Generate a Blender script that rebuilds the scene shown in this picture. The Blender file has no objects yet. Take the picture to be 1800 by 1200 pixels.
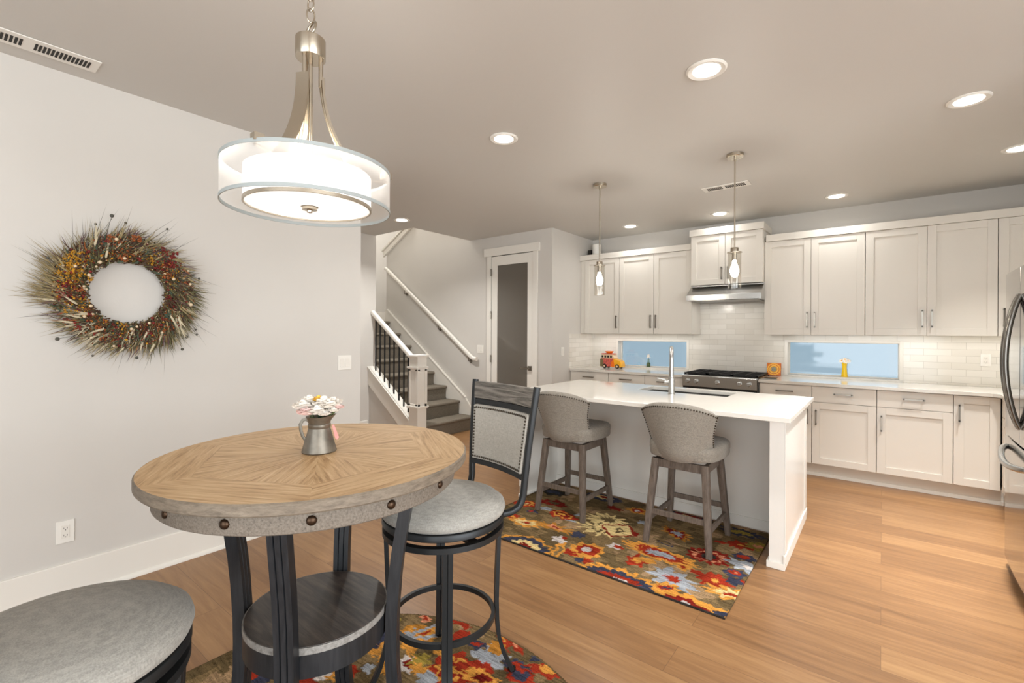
import bpy, bmesh, math, random
import numpy as np
from mathutils import Vector, Matrix
random.seed(7)
PI = math.pi
S = bpy.context.scene
C = S.collection

# ------------------------------------------------------------------ camera
cd = bpy.data.cameras.new('camera'); cam = bpy.data.objects.new('camera', cd); C.objects.link(cam)
cd.sensor_width = 36.0; cd.lens = 824.8/1800*36; cd.shift_y = -15.75/1800; cd.clip_start = 0.02
cam.matrix_world = Matrix.Translation((0, 0, 1.385)) @ Matrix.Rotation(0.66815, 4, 'Z') @ Matrix.Rotation(PI/2, 4, 'X') @ Matrix.Rotation(0.00522, 4, 'Z')
S.camera = cam
S.view_settings.view_transform = 'Standard'
S.view_settings.look = 'None'
S.view_settings.gamma = 1.0
S.view_settings.use_curve_mapping = False
S.view_settings.exposure = 0.09
try:
    S.cycles.use_denoising = True
    S.cycles.max_bounces = 10
    S.cycles.diffuse_bounces = 5
    S.cycles.glossy_bounces = 4
    S.cycles.transparent_max_bounces = 16
    S.cycles.sample_clamp_indirect = 6.0
    S.cycles.caustics_reflective = False
    S.cycles.caustics_refractive = False
except Exception:
    pass

def lin(v):
    v /= 255.0
    return v/12.92 if v <= 0.04045 else ((v+0.055)/1.055)**2.4
def rgb(r, g, b): return (lin(r), lin(g), lin(b), 1.0)

# ------------------------------------------------------------------ world: dusk sky seen through the windows
W = bpy.data.worlds.new('dusk_sky'); S.world = W; W.use_nodes = True
wn = W.node_tree.nodes; wl = W.node_tree.links
bgd = wn.get('Background') or wn.new('ShaderNodeBackground')
tc = wn.new('ShaderNodeTexCoord'); sp = wn.new('ShaderNodeSeparateXYZ'); rp = wn.new('ShaderNodeValToRGB')
wl.new(tc.outputs['Generated'], sp.inputs[0]); wl.new(sp.outputs['Z'], rp.inputs[0])
rp.color_ramp.elements[0].position = 0.0; rp.color_ramp.elements[0].color = rgb(178, 203, 217)
rp.color_ramp.elements[1].position = 0.6; rp.color_ramp.elements[1].color = rgb(160, 193, 213)
wl.new(rp.outputs[0], bgd.inputs['Color']); bgd.inputs['Strength'].default_value = .80

CEIL = 2.71
LEFTX = -3.31; KLX = -3.27; BACKY = 6.0; RIGHTX = 1.38

# ------------------------------------------------------------------ lights of the room
def area(name, loc, sx, sy, power, col=(1, .93, .84), direction=(0, 0, -1), spread=None, shape='RECTANGLE'):
    l = bpy.data.lights.new(name, 'AREA'); l.shape = shape; l.size = sx
    if shape == 'RECTANGLE': l.size_y = sy
    l.energy = power; l.color = col
    if spread: l.spread = spread
    o = bpy.data.objects.new(name, l); C.objects.link(o); o.location = loc
    o.rotation_euler = Vector(direction).to_track_quat('-Z', 'Y').to_euler()
    return o
# daylight through the glazing of the living room behind the camera
DAY = (.955, 0.985, 1.0)
area('window_daylight', (0.6, -3.42, 1.28), 5.0, 2.4, 150, DAY, (0, 1, 0))
area('window_daylight', (3.92, 0.0, 1.28), 4.2, 2.4, 245, DAY, (-1, 0, 0))
CANS = [(-0.698, 2.447), (0.377, 3.66), (0.76, 4.824), (-2.033, 2.474), (-0.349, 5.2), (-1.412, 5.2), (-2.454, 5.2), (-4.46, 3.2),
        (-0.2, -0.6), (2.2, 0.8), (2.2, -1.2)]
CANS = [(-0.698, 2.447), (0.377, 3.66), (0.76, 4.824), (-2.033, 2.474), (-0.349, 5.447), (-1.412, 5.473), (-2.454, 5.462), (-4.46, 3.537)]
for i, (x, y) in enumerate(CANS):
    area('can_lamp', (x, y, CEIL-0.022), 0.13, 0.13, (9, 34, 12.5, 8, 3.2, 2.6, 3.2, 24)[i], (1, .985, .955), (0, 0, -1), math.radians((120, 92, 84, 130, 160, 160, 160, 140)[i]), 'DISK')
# LED strips below the wall cabinets
area('cabinet_strip', (-2.47, 5.82, 1.366), 1.35, 0.03, 1.7, (1, .985, .965))
area('cabinet_strip', (0.15, 5.82, 1.366), 2.2, 0.03, 2.6, (1, .985, .965))
area('cabinet_strip', (-1.38, 5.72, 1.742), 0.5, 0.1, 1.0, (1, .96, .91))
# unseen fill light added upstairs to brighten the stairwell walls
area('stairwell_fill', (-5.9, 4.9, 4.6), 0.8, 0.8, 70, (1, .97, .92))

# ------------------------------------------------------------------ materials
def new_mat(name):
    m = bpy.data.materials.new(name); m.use_nodes = True
    nt = m.node_tree; nt.nodes.clear()
    out = nt.nodes.new('ShaderNodeOutputMaterial'); p = nt.nodes.new('ShaderNodeBsdfPrincipled')
    nt.links.new(p.outputs[0], out.inputs[0])
    return m, nt, p
def N(nt, t, **kw):
    n = nt.nodes.new(t)
    for k, v in kw.items():
        if k in n.inputs: n.inputs[k].default_value = v
        else: setattr(n, k, v)
    return n
def mat(name, col, rough=0.5, metal=0.0, bump=0.0, bscale=200.0, var=0.0, vscale=6.0, coat=0.0, spec=0.5):
    m, nt, p = new_mat(name)
    p.inputs['Base Color'].default_value = col; p.inputs['Roughness'].default_value = rough
    p.inputs['Metallic'].default_value = metal; p.inputs['Coat Weight'].default_value = coat
    p.inputs['Specular IOR Level'].default_value = spec
    t = N(nt, 'ShaderNodeTexCoord')
    if bump:
        n = N(nt, 'ShaderNodeTexNoise', Scale=bscale, Detail=3.0); b = N(nt, 'ShaderNodeBump', Strength=bump, Distance=0.002)
        nt.links.new(t.outputs['Object'], n.inputs['Vector']); nt.links.new(n.outputs[0], b.inputs['Height']); nt.links.new(b.outputs[0], p.inputs['Normal'])
    if var:
        n = N(nt, 'ShaderNodeTexNoise', Scale=vscale, Detail=4.0); r = N(nt, 'ShaderNodeMapRange')
        r.inputs[1].default_value = .3; r.inputs[2].default_value = .7; r.inputs[3].default_value = 1-var; r.inputs[4].default_value = 1+var
        mx = N(nt, 'ShaderNodeVectorMath', operation='SCALE'); mx.inputs[0].default_value = col[:3]
        nt.links.new(t.outputs['Object'], n.inputs['Vector']); nt.links.new(n.outputs[0], r.inputs[0]); nt.links.new(r.outputs[0], mx.inputs['Scale'])
        nt.links.new(mx.outputs[0], p.inputs['Base Color'])
    return m
def glow(name, col, strength):
    m, nt, p = new_mat(name)
    p.inputs['Base Color'].default_value = (.8, .8, .8, 1); p.inputs['Roughness'].default_value = .6
    p.inputs['Emission Color'].default_value = col; p.inputs['Emission Strength'].default_value = strength
    return m
def thin_glass(name, tint=(1, 1, 1, 1), rough=0.0, ior=1.45, refl=1.0):
    m = bpy.data.materials.new(name); m.use_nodes = True; nt = m.node_tree; nt.nodes.clear()
    out = nt.nodes.new('ShaderNodeOutputMaterial'); tr = N(nt, 'ShaderNodeBsdfTransparent'); gl = N(nt, 'ShaderNodeBsdfGlossy', Roughness=rough)
    tr.inputs[0].default_value = tint; lw = N(nt, 'ShaderNodeLayerWeight', Blend=.5); pw = N(nt, 'ShaderNodeMath', operation='POWER'); pw.inputs[1].default_value = 4.0
    fr = N(nt, 'ShaderNodeMath', operation='MULTIPLY_ADD'); fr.inputs[1].default_value = .55*refl; fr.inputs[2].default_value = .045*refl; mx = N(nt, 'ShaderNodeMixShader')
    nt.links.new(lw.outputs['Facing'], pw.inputs[0]); nt.links.new(pw.outputs[0], fr.inputs[0]); nt.links.new(fr.outputs[0], mx.inputs[0]); nt.links.new(tr.outputs[0], mx.inputs[1]); nt.links.new(gl.outputs[0], mx.inputs[2]); nt.links.new(mx.outputs[0], out.inputs[0])
    return m
def sheer(name, col, opacity):
    m = bpy.data.materials.new(name); m.use_nodes = True; nt = m.node_tree; nt.nodes.clear()
    out = nt.nodes.new('ShaderNodeOutputMaterial'); tr = N(nt, 'ShaderNodeBsdfTransparent'); d = N(nt, 'ShaderNodeBsdfDiffuse', Color=col); t2 = N(nt, 'ShaderNodeBsdfTranslucent', Color=col)
    m1 = N(nt, 'ShaderNodeMixShader'); m1.inputs[0].default_value = .5; m2 = N(nt, 'ShaderNodeMixShader'); m2.inputs[0].default_value = opacity
    nt.links.new(d.outputs[0], m1.inputs[1]); nt.links.new(t2.outputs[0], m1.inputs[2]); nt.links.new(tr.outputs[0], m2.inputs[1]); nt.links.new(m1.outputs[0], m2.inputs[2]); nt.links.new(m2.outputs[0], out.inputs[0])
    return m
def wood(name, c1, c2, c3, stretch=(1, 12, 12), scale=6.0, rough=.55, uv=False, bump=.25, ring=0.35):
    m, nt, p = new_mat(name); p.inputs['Roughness'].default_value = rough; L = nt.links.new
    t = N(nt, 'ShaderNodeTexCoord'); mp = N(nt, 'ShaderNodeMapping'); mp.inputs['Scale'].default_value = stretch
    L(t.outputs['UV' if uv else 'Object'], mp.inputs[0])
    n1 = N(nt, 'ShaderNodeTexNoise', Scale=scale, Detail=6.0, Roughness=.65, Distortion=.4); L(mp.outputs[0], n1.inputs['Vector'])
    n2 = N(nt, 'ShaderNodeTexNoise', Scale=scale*6, Detail=3.0); L(mp.outputs[0], n2.inputs['Vector'])
    n3 = N(nt, 'ShaderNodeTexNoise', Scale=scale*.35, Detail=1.0, Distortion=.2); L(mp.outputs[0], n3.inputs['Vector'])
    s = N(nt, 'ShaderNodeMath', operation='MULTIPLY'); s.inputs[1].default_value = 34.0; L(n3.outputs[0], s.inputs[0])
    sn = N(nt, 'ShaderNodeMath', operation='SINE'); L(s.outputs[0], sn.inputs[0])
    a = N(nt, 'ShaderNodeMath', operation='MULTIPLY_ADD'); L(sn.outputs[0], a.inputs[0]); a.inputs[1].default_value = ring*.25; L(n1.outputs[0], a.inputs[2])
    b = N(nt, 'ShaderNodeMath', operation='MULTIPLY_ADD'); L(n2.outputs[0], b.inputs[0]); b.inputs[1].default_value = .3; L(a.outputs[0], b.inputs[2])
    r = N(nt, 'ShaderNodeValToRGB'); L(b.outputs[0], r.inputs[0]); e = r.color_ramp.elements
    e[0].position = .42; e[0].color = c1; e[1].position = .88; e[1].color = c3; q = e.new(.62); q.color = c2
    L(r.outputs[0], p.inputs['Base Color'])
    bp = N(nt, 'ShaderNodeBump', Strength=bump, Distance=.001); L(b.outputs[0], bp.inputs['Height']); L(bp.outputs[0], p.inputs['Normal'])
    return m
def linen(name, c1, c2, sc=450.0):
    m, nt, p = new_mat(name); p.inputs['Roughness'].default_value = .95; p.inputs['Specular IOR Level'].default_value = .2; L = nt.links.new
    p.inputs['Sheen Weight'].default_value = .15
    t = N(nt, 'ShaderNodeTexCoord'); outs = []
    for st in ((1, 1, .12), (.12, .12, 1)):
        mp = N(nt, 'ShaderNodeMapping'); mp.inputs['Scale'].default_value = st; L(t.outputs['Object'], mp.inputs[0])
        n = N(nt, 'ShaderNodeTexNoise', Scale=sc, Detail=2.0); L(mp.outputs[0], n.inputs['Vector']); outs.append(n)
    big = N(nt, 'ShaderNodeTexNoise', Scale=260.0, Detail=3.0); L(t.outputs['Object'], big.inputs['Vector'])
    a = N(nt, 'ShaderNodeMath', operation='ADD'); L(outs[0].outputs[0], a.inputs[0]); L(outs[1].outputs[0], a.inputs[1])
    b = N(nt, 'ShaderNodeMath', operation='MULTIPLY_ADD'); L(big.outputs[0], b.inputs[0]); b.inputs[1].default_value = .5; L(a.outputs[0], b.inputs[2])
    r = N(nt, 'ShaderNodeMapRange'); r.inputs[1].default_value = 1.0; r.inputs[2].default_value = 1.5; L(b.outputs[0], r.inputs[0])
    mx = N(nt, 'ShaderNodeMix', data_type='RGBA'); L(r.outputs[0], mx.inputs[0]); mx.inputs[6].default_value = c1; mx.inputs[7].default_value = c2
    L(mx.outputs[2], p.inputs['Base Color'])
    bp = N(nt, 'ShaderNodeBump', Strength=.35, Distance=.001); L(b.outputs[0], bp.inputs['Height']); L(bp.outputs[0], p.inputs['Normal'])
    return m

M = {}
M['wall'] = mat('wall_paint', rgb(208, 204, 198), .62, bump=.12, bscale=90, var=.01, vscale=3)
M['ceiling'] = mat('ceiling_paint', rgb(204, 201, 196), .5, bump=.12, bscale=70)
M['trim'] = mat('trim_paint', rgb(232, 228, 220), .35)
M['cab'] = mat('cabinet_paint', rgb(224, 219, 210), .32)
M['island'] = mat('island_paint', rgb(228, 225, 219), .22)
M['quartz'] = mat('white_quartz', rgb(222, 218, 210), .08, var=.015, vscale=30)
M['steel'] = mat('brushed_steel', rgb(186, 186, 184), .24, 1.0, bump=.03, bscale=300)
M['fridge_steel'] = mat('fridge_steel', rgb(186, 184, 180), .10, 1.0)
M['dark_steel'] = mat('dark_steel', rgb(120, 116, 110), .22, 1.0)
M['nickel'] = mat('brushed_nickel', rgb(190, 180, 164), .25, 1.0)
M['handle'] = mat('satin_nickel', rgb(150, 144, 135), .3, 1.0)
M['black_iron'] = mat('black_iron', rgb(22, 22, 24), .5, 0.3)
M['black_gloss'] = mat('black_gloss', rgb(12, 12, 13), .1)
M['black_wood'] = wood('black_stained_wood', rgb(26, 28, 31), rgb(33, 35, 39), rgb(44, 45, 48), (10, 10, 1), 7, .40, bump=.1)
M['black_metal'] = mat('charcoal_metal', rgb(50, 52, 54), .42, .6)
M['plastic'] = mat('white_plastic', rgb(236, 233, 226), .35)
M['slot'] = mat('dark_slot', rgb(35, 32, 28), .7)
M['carpet'] = mat('stair_carpet', rgb(124, 116, 104), 1.0, bump=1.0, bscale=260, var=.22, vscale=140, spec=.1)
M['linen_light'] = linen('light_linen', rgb(172, 168, 159), rgb(196, 192, 184))
M['linen_seat'] = linen('seat_chenille', rgb(152, 150, 144), rgb(178, 175, 168), 330)
M['linen_grey'] = linen('taupe_linen', rgb(122, 116, 106), rgb(152, 145, 135), 520)
M['nail'] = mat('aged_brass_nail', rgb(74, 66, 56), .35, .9)
M['rivet'] = mat('bronze_rivet', rgb(72, 55, 42), .38, .85)
M['grey_wood'] = wood('weathered_grey_wood', rgb(66, 56, 48), rgb(92, 80, 70), rgb(112, 100, 90), (9, 9, 1), 9, .6, ring=.15)
M['grey_rail'] = wood('weathered_rail_wood', rgb(76, 72, 67), rgb(112, 107, 100), rgb(144, 138, 130), (1, 1, 12), 7, .6, ring=.5)
M['shelf_wood'] = wood('dark_shelf_wood', rgb(38, 34, 32), rgb(60, 52, 48), rgb(92, 80, 72), (1, 9, 9), 6, .38)
M['shelf_trim'] = wood('limed_shelf_trim', rgb(104, 100, 96), rgb(138, 135, 131), rgb(164, 162, 158), (3, 3, 3), 20, .5, ring=.1)
M['apron'] = wood('limed_apron', rgb(84, 75, 66), rgb(116, 106, 95), rgb(138, 128, 116), (3, 3, 3), 70, .7, ring=.1)
M['top_edge'] = wood('limed_edge', rgb(96, 86, 74), rgb(120, 108, 94), rgb(140, 128, 112), (2, 2, 9), 14, .6, ring=.1)
M['oak_top'] = wood('oak_veneer', rgb(158, 122, 82), rgb(198, 163, 119), rgb(220, 191, 150), (1.8, 26, 1), 3.0, .42, uv=True, ring=.26, bump=.15)
M['twig'] = wood('brown_twig', rgb(54, 38, 22), rgb(96, 70, 42), rgb(130, 100, 66), (1, 1, 1), 40, .9)
M['tin'] = mat('galvanised_tin', rgb(128, 122, 112), .42, .85, var=.22, vscale=30, bump=.1)
M['white_petal'] = mat('white_petal', rgb(246, 240, 232), .7, spec=.2)
M['blush_petal'] = mat('blush_petal', rgb(240, 214, 208), .7, spec=.2)
M['yellow_petal'] = mat('yellow_petal', rgb(246, 206, 92), .7)
M['leaf'] = mat('dark_leaf', rgb(44, 54, 40), .6)
M['pink'] = mat('pink_paper', rgb(232, 158, 152), .7, var=.12, vscale=60)
M['inner_shade'] = glow('lit_linen_shade', (1, .96, .90, 1), .62)
M['diffuser'] = glow('lit_glass_diffuser', (1, .965, .89, 1), .85)
M['sheer'] = sheer('sheer_organza', (.95, .93, .90, 1), .42)
M['rim'] = mat('shade_rim_tape', rgb(164, 171, 171), .6)
M['can_lens'] = glow('can_lens', (1, .97, .92, 1), 6.0)
M['bulb'] = glow('bulb_glow', (1, .96, .90, 1), 190.0)
M['pendant_glass'] = thin_glass('pendant_glass', (.93, .92, .90, 1), 0.02, 1.75)
M['window_glass'] = thin_glass('window_glass', (.96, .98, 1, 1), 0.05, 1.4)
M['clear_glass'] = thin_glass('clear_glass', (.82, .86, .78, 1), 0.02, 1.6)
M['door_glass'] = mat('frosted_glass_dark_pantry', rgb(98, 92, 84), .14, 0, spec=.9)  # opaque grey: darkness of the pantry behind frosted glass put into the colour
M['oven_glass'] = mat('oven_glass', rgb(20, 20, 20), .05)
M['orange'] = mat('orange_glaze', rgb(246, 120, 26), .25)
M['yellow'] = mat('yellow_glaze', rgb(248, 180, 40), .25)
M['vase_yellow'] = mat('vase_yellow_glaze', rgb(250, 206, 30), .2)
M['magenta'] = mat('magenta_glaze', rgb(206, 96, 84), .25, var=.45, vscale=60)
M['cream'] = mat('cream_glaze', rgb(240, 214, 178), .3)
M['teal_dot'] = mat('green_glaze', rgb(120, 104, 66), .3, var=.3, vscale=60)
M['tyre'] = mat('black_tyre', rgb(28, 24, 24), .5)
M['stem'] = mat('green_stem', rgb(84, 100, 52), .6)

# floor: wide oak planks running along X
def floor_mat():
    m, nt, p = new_mat('oak_plank_floor'); L = nt.links.new
    g = N(nt, 'ShaderNodeNewGeometry'); br = N(nt, 'ShaderNodeTexBrick')
    br.offset = .37; br.offset_frequency = 2; br.squash = 1.0
    for k, v in (('Scale', 1.0), ('Mortar Size', .0011), ('Mortar Smooth', .2), ('Bias', 0.0), ('Brick Width', 1.9), ('Row Height', .19)): br.inputs[k].default_value = v
    br.inputs['Color1'].default_value = (0, 0, 0, 1); br.inputs['Color2'].default_value = (1, 1, 1, 1); br.inputs['Mortar'].default_value = (.5, .5, .5, 1)
    L(g.outputs['Position'], br.inputs['Vector'])
    sc = N(nt, 'ShaderNodeVectorMath', operation='SCALE'); sc.inputs['Scale'].default_value = 37.0; L(br.outputs['Color'], sc.inputs[0])
    mp = N(nt, 'ShaderNodeMapping'); mp.inputs['Scale'].default_value = (1.3, 15, 1); L(g.outputs['Position'], mp.inputs[0])
    ad = N(nt, 'ShaderNodeVectorMath', operation='ADD'); L(mp.outputs[0], ad.inputs[0]); L(sc.outputs[0], ad.inputs[1])
    n1 = N(nt, 'ShaderNodeTexNoise', Scale=1.6, Detail=7.0, Roughness=.62, Distortion=.8); L(ad.outputs[0], n1.inputs['Vector'])
    n3 = N(nt, 'ShaderNodeTexNoise', Scale=.55, Detail=1.5, Distortion=.5); L(ad.outputs[0], n3.inputs['Vector'])
    s = N(nt, 'ShaderNodeMath', operation='MULTIPLY'); s.inputs[1].default_value = 46.0; L(n3.outputs[0], s.inputs[0])
    sn = N(nt, 'ShaderNodeMath', operation='SINE'); L(s.outputs[0], sn.inputs[0])
    n2 = N(nt, 'ShaderNodeTexNoise', Scale=14.0, Detail=3.0); L(ad.outputs[0], n2.inputs['Vector'])
    a = N(nt, 'ShaderNodeMath', operation='MULTIPLY_ADD'); L(sn.outputs[0], a.inputs[0]); a.inputs[1].default_value = .034; n1s = N(nt, 'ShaderNodeMath', operation='MULTIPLY_ADD'); L(n1.outputs[0], n1s.inputs[0]); n1s.inputs[1].default_value = .55; n1s.inputs[2].default_value = .22; L(n1s.outputs[0], a.inputs[2])
    b = N(nt, 'ShaderNodeMath', operation='MULTIPLY_ADD'); L(n2.outputs[0], b.inputs[0]); b.inputs[1].default_value = .16; L(a.outputs[0], b.inputs[2])
    c = N(nt, 'ShaderNodeMath', operation='MULTIPLY_ADD'); L(br.outputs['Color'], c.inputs[0]); c.inputs[1].default_value = .24; L(b.outputs[0], c.inputs[2])
    r = N(nt, 'ShaderNodeValToRGB'); L(c.outputs[0], r.inputs[0]); e = r.color_ramp.elements
    e[0].position = .36; e[0].color = rgb(102, 71, 45); e[1].position = .98; e[1].color = rgb(172, 133, 90); q = e.new(.66); q.color = rgb(140, 102, 66)
    mx = N(nt, 'ShaderNodeMix', data_type='RGBA'); L(br.outputs['Fac'], mx.inputs[0]); L(r.outputs[0], mx.inputs[6]); mx.inputs[7].default_value = rgb(108, 78, 52)
    L(mx.outputs[2], p.inputs['Base Color']); p.inputs['Roughness'].default_value = .34; p.inputs['Specular IOR Level'].default_value = .45
    iv = N(nt, 'ShaderNodeMath', operation='MULTIPLY_ADD'); L(br.outputs['Fac'], iv.inputs[0]); iv.inputs[1].default_value = -1.2; L(b.outputs[0], iv.inputs[2])
    bp = N(nt, 'ShaderNodeBump', Strength=.15, Distance=.001); L(iv.outputs[0], bp.inputs['Height']); L(bp.outputs[0], p.inputs['Normal'])
    return m
M['floor'] = floor_mat()
def tile_mat():
    m, nt, p = new_mat('glazed_subway_tile'); L = nt.links.new
    g = N(nt, 'ShaderNodeNewGeometry'); sep = N(nt, 'ShaderNodeSeparateXYZ'); L(g.outputs['Position'], sep.inputs[0])
    h = N(nt, 'ShaderNodeMath', operation='ADD'); L(sep.outputs['X'], h.inputs[0]); L(sep.outputs['Y'], h.inputs[1])
    zz = N(nt, 'ShaderNodeMath', operation='ADD'); L(sep.outputs['Z'], zz.inputs[0]); zz.inputs[1].default_value = .00
    cb = N(nt, 'ShaderNodeCombineXYZ'); L(h.outputs[0], cb.inputs[0]); L(zz.outputs[0], cb.inputs[1])
    br = N(nt, 'ShaderNodeTexBrick'); br.offset = .5
    for k, v in (('Scale', 1.0), ('Mortar Size', .0012), ('Mortar Smooth', .3), ('Brick Width', .197), ('Row Height', .0625)): br.inputs[k].default_value = v
    br.inputs['Color1'].default_value = rgb(222, 217, 207); br.inputs['Color2'].default_value = rgb(234, 230, 222); br.inputs['Mortar'].default_value = rgb(190, 184, 173)
    L(cb.outputs[0], br.inputs['Vector']); L(br.outputs['Color'], p.inputs['Base Color']); p.inputs['Roughness'].default_value = .1
    n = N(nt, 'ShaderNodeTexNoise', Scale=26.0, Detail=1.0); L(g.outputs['Position'], n.inputs['Vector'])
    a = N(nt, 'ShaderNodeMath', operation='MULTIPLY_ADD'); L(br.outputs['Fac'], a.inputs[0]); a.inputs[1].default_value = -.8; L(n.outputs[0], a.inputs[2])
    bp = N(nt, 'ShaderNodeBump', Strength=.35, Distance=.002); L(a.outputs[0], bp.inputs['Height']); L(bp.outputs[0], p.inputs['Normal'])
    return m
M['tile'] = tile_mat()

# ------------------------------------------------------------------ mesh helpers
class MB:
    def __init__(self): self.bm = bmesh.new()
    def hexa(self, P, mi=0):
        v = [self.bm.verts.new(p) for p in P]
        for f in ((0, 3, 2, 1), (4, 5, 6, 7), (0, 1, 5, 4), (1, 2, 6, 5), (2, 3, 7, 6), (3, 0, 4, 7)):
            self.bm.faces.new([v[i] for i in f]).material_index = mi
        return self
    def box(self, x0, x1, y0, y1, z0, z1, mi=0):
        return self.hexa([(x0, y0, z0), (x1, y0, z0), (x1, y1, z0), (x0, y1, z0), (x0, y0, z1), (x1, y0, z1), (x1, y1, z1), (x0, y1, z1)], mi)
    def prism(self, poly, axis, a0, a1, mi=0):
        # poly in the plane normal to axis: 'x' -> (y,z), 'y' -> (x,z), 'z' -> (x,y)
        def pt(p, a): return {'x': (a, p[0], p[1]), 'y': (p[0], a, p[1]), 'z': (p[0], p[1], a)}[axis]
        A = [self.bm.verts.new(pt(p, a0)) for p in poly]; B = [self.bm.verts.new(pt(p, a1)) for p in poly]; n = len(poly)
        self.bm.faces.new(A[::-1]).material_index = mi; self.bm.faces.new(B).material_index = mi
        for i in range(n): self.bm.faces.new((A[i], A[(i+1) % n], B[(i+1) % n], B[i])).material_index = mi
        return self
    def sweep(self, path, prof, closed=False, up=None, mi=0, scales=None):
        path = [Vector(p) for p in path]; n = len(path); rings = []
        T = []
        for i in range(n):
            a = path[(i-1) % n] if (closed or i > 0) else path[i]; b = path[(i+1) % n] if (closed or i < n-1) else path[i]
            T.append((b-a).normalized())
        u = Vector(up) if up else (Vector((0, 0, 1)) if abs(T[0].z) < .9 else Vector((1, 0, 0)))
        for i in range(n):
            t = T[i]
            if up: s = t.cross(Vector(up)).normalized(); uu = s.cross(t).normalized()
            else:
                uu = (u - t*u.dot(t)).normalized(); s = t.cross(uu); u = uu
            k = scales[i] if scales else 1.0
            rings.append([self.bm.verts.new(path[i] + s*(a*k) + uu*(b*k)) for a, b in prof])
        m = len(prof)
        for i in range(n if closed else n-1):
            A = rings[i]; B = rings[(i+1) % n]
            for j in range(m): self.bm.faces.new((A[j], A[(j+1) % m], B[(j+1) % m], B[j])).material_index = mi
        if not closed:
            self.bm.faces.new(rings[0][::-1]).material_index = mi; self.bm.faces.new(rings[-1]).material_index = mi
        return self
    def tube(self, path, r, n=10, closed=False, mi=0, scales=None):
        return self.sweep(path, [(r*math.cos(2*PI*i/n), r*math.sin(2*PI*i/n)) for i in range(n)], closed, None, mi, scales)
    def bar(self, path, w, h, closed=False, up=(0, 0, 1), mi=0):
        return self.sweep(path, [(-w/2, -h/2), (w/2, -h/2), (w/2, h/2), (-w/2, h/2)], closed, up, mi)
    def lathe(self, prof, c=(0, 0, 0), n=32, axis='z', mi=0, cap=True):
        rings = []
        for r, z in prof:
            ring = []
            for i in range(n):
                a = 2*PI*i/n; x, y = r*math.cos(a), r*math.sin(a)
                p = {'z': (x, y, z), 'y': (x, -z, y), 'x': (z, x, y)}[axis]
                ring.append(self.bm.verts.new((p[0]+c[0], p[1]+c[1], p[2]+c[2])))
            rings.append(ring)
        for A, B in zip(rings, rings[1:]):
            for i in range(n): self.bm.faces.new((A[i], A[(i+1) % n], B[(i+1) % n], B[i])).material_index = mi
        if cap:
            if prof[0][0] > 1e-5: self.bm.faces.new(rings[0][::-1]).material_index = mi
            if prof[-1][0] > 1e-5: self.bm.faces.new(rings[-1]).material_index = mi
        return self
    def ball(self, c, r, sub=2, sc=(1, 1, 1), mi=0):
        m = Matrix.Translation(c) @ Matrix.Diagonal((sc[0], sc[1], sc[2], 1))
        res = bmesh.ops.create_icosphere(self.bm, subdivisions=sub, radius=r, matrix=m)
        for v in res['verts']:
            for f in v.link_faces: f.material_index = mi
        return self
    def quad(self, P, mi=0):
        self.bm.faces.new([self.bm.verts.new(p) for p in P]).material_index = mi; return self
    def mesh(self, name, smooth=True, sharp=38, fix=True):
        bm = self.bm
        if fix: bmesh.ops.recalc_face_normals(bm, faces=bm.faces)
        bm.normal_update()
        for f in bm.faces: f.smooth = smooth
        if smooth:
            for e in bm.edges:
                if len(e.link_faces) == 2 and e.calc_face_angle(0) > math.radians(sharp): e.smooth = False
        me = bpy.data.meshes.new(name); bm.to_mesh(me); bm.free(); return me
    def build(self, name, m, parent=None, bevel=0.0, seg=2, smooth=True, loc=None, sharp=38, **kw):
        me = self.mesh(name, smooth, sharp)
        for x in (m if isinstance(m, (list, tuple)) else [m]): me.materials.append(M[x] if isinstance(x, str) else x)
        o = bpy.data.objects.new(name, me); C.objects.link(o)
        if parent is not None: o.parent = parent
        if loc: o.location = loc
        if bevel:
            b = o.modifiers.new('bevel', 'BEVEL'); b.width = bevel; b.segments = seg; b.limit_method = 'ANGLE'; b.angle_limit = math.radians(40); b.harden_normals = True
        for k, v in kw.items(): o[k] = v
        return o
def tag(o, label, cat, group=None, kind=None):
    o['label'] = label; o['category'] = cat
    if group: o['group'] = group
    if kind: o['kind'] = kind
    return o
def thing(name, label, cat, loc=(0, 0, 0), rz=0.0, group=None):
    o = bpy.data.objects.new(name, None); C.objects.link(o); o.location = loc; o.rotation_euler = (0, 0, rz); o.empty_display_size = .05
    return tag(o, label, cat, group)
def dup(o, parent=None, **kw):
    c = o.copy(); C.objects.link(c)
    if parent is not None: c.parent = parent
    for ch in list(o.children): dup(ch, c)
    return c
def copy_thing(o, label, loc, rz=None):
    c = dup(o); c.location = loc; c['label'] = label
    if rz is not None: c.rotation_euler = (0, 0, rz)
    return c
def struct(mb, name, m, **kw):
    o = mb.build(name, m, **kw); o['kind'] = 'structure'; return o
def rect_prof(w, h, r, n=3):
    out = []
    for cx, cy, a0 in ((w/2-r, h/2-r, 0), (-w/2+r, h/2-r, 90), (-w/2+r, -h/2+r, 180), (w/2-r, -h/2+r, 270)):
        for k in range(n+1):
            a = math.radians(a0+90*k/n); out.append((cx+r*math.cos(a), cy+r*math.sin(a)))
    return out
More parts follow.
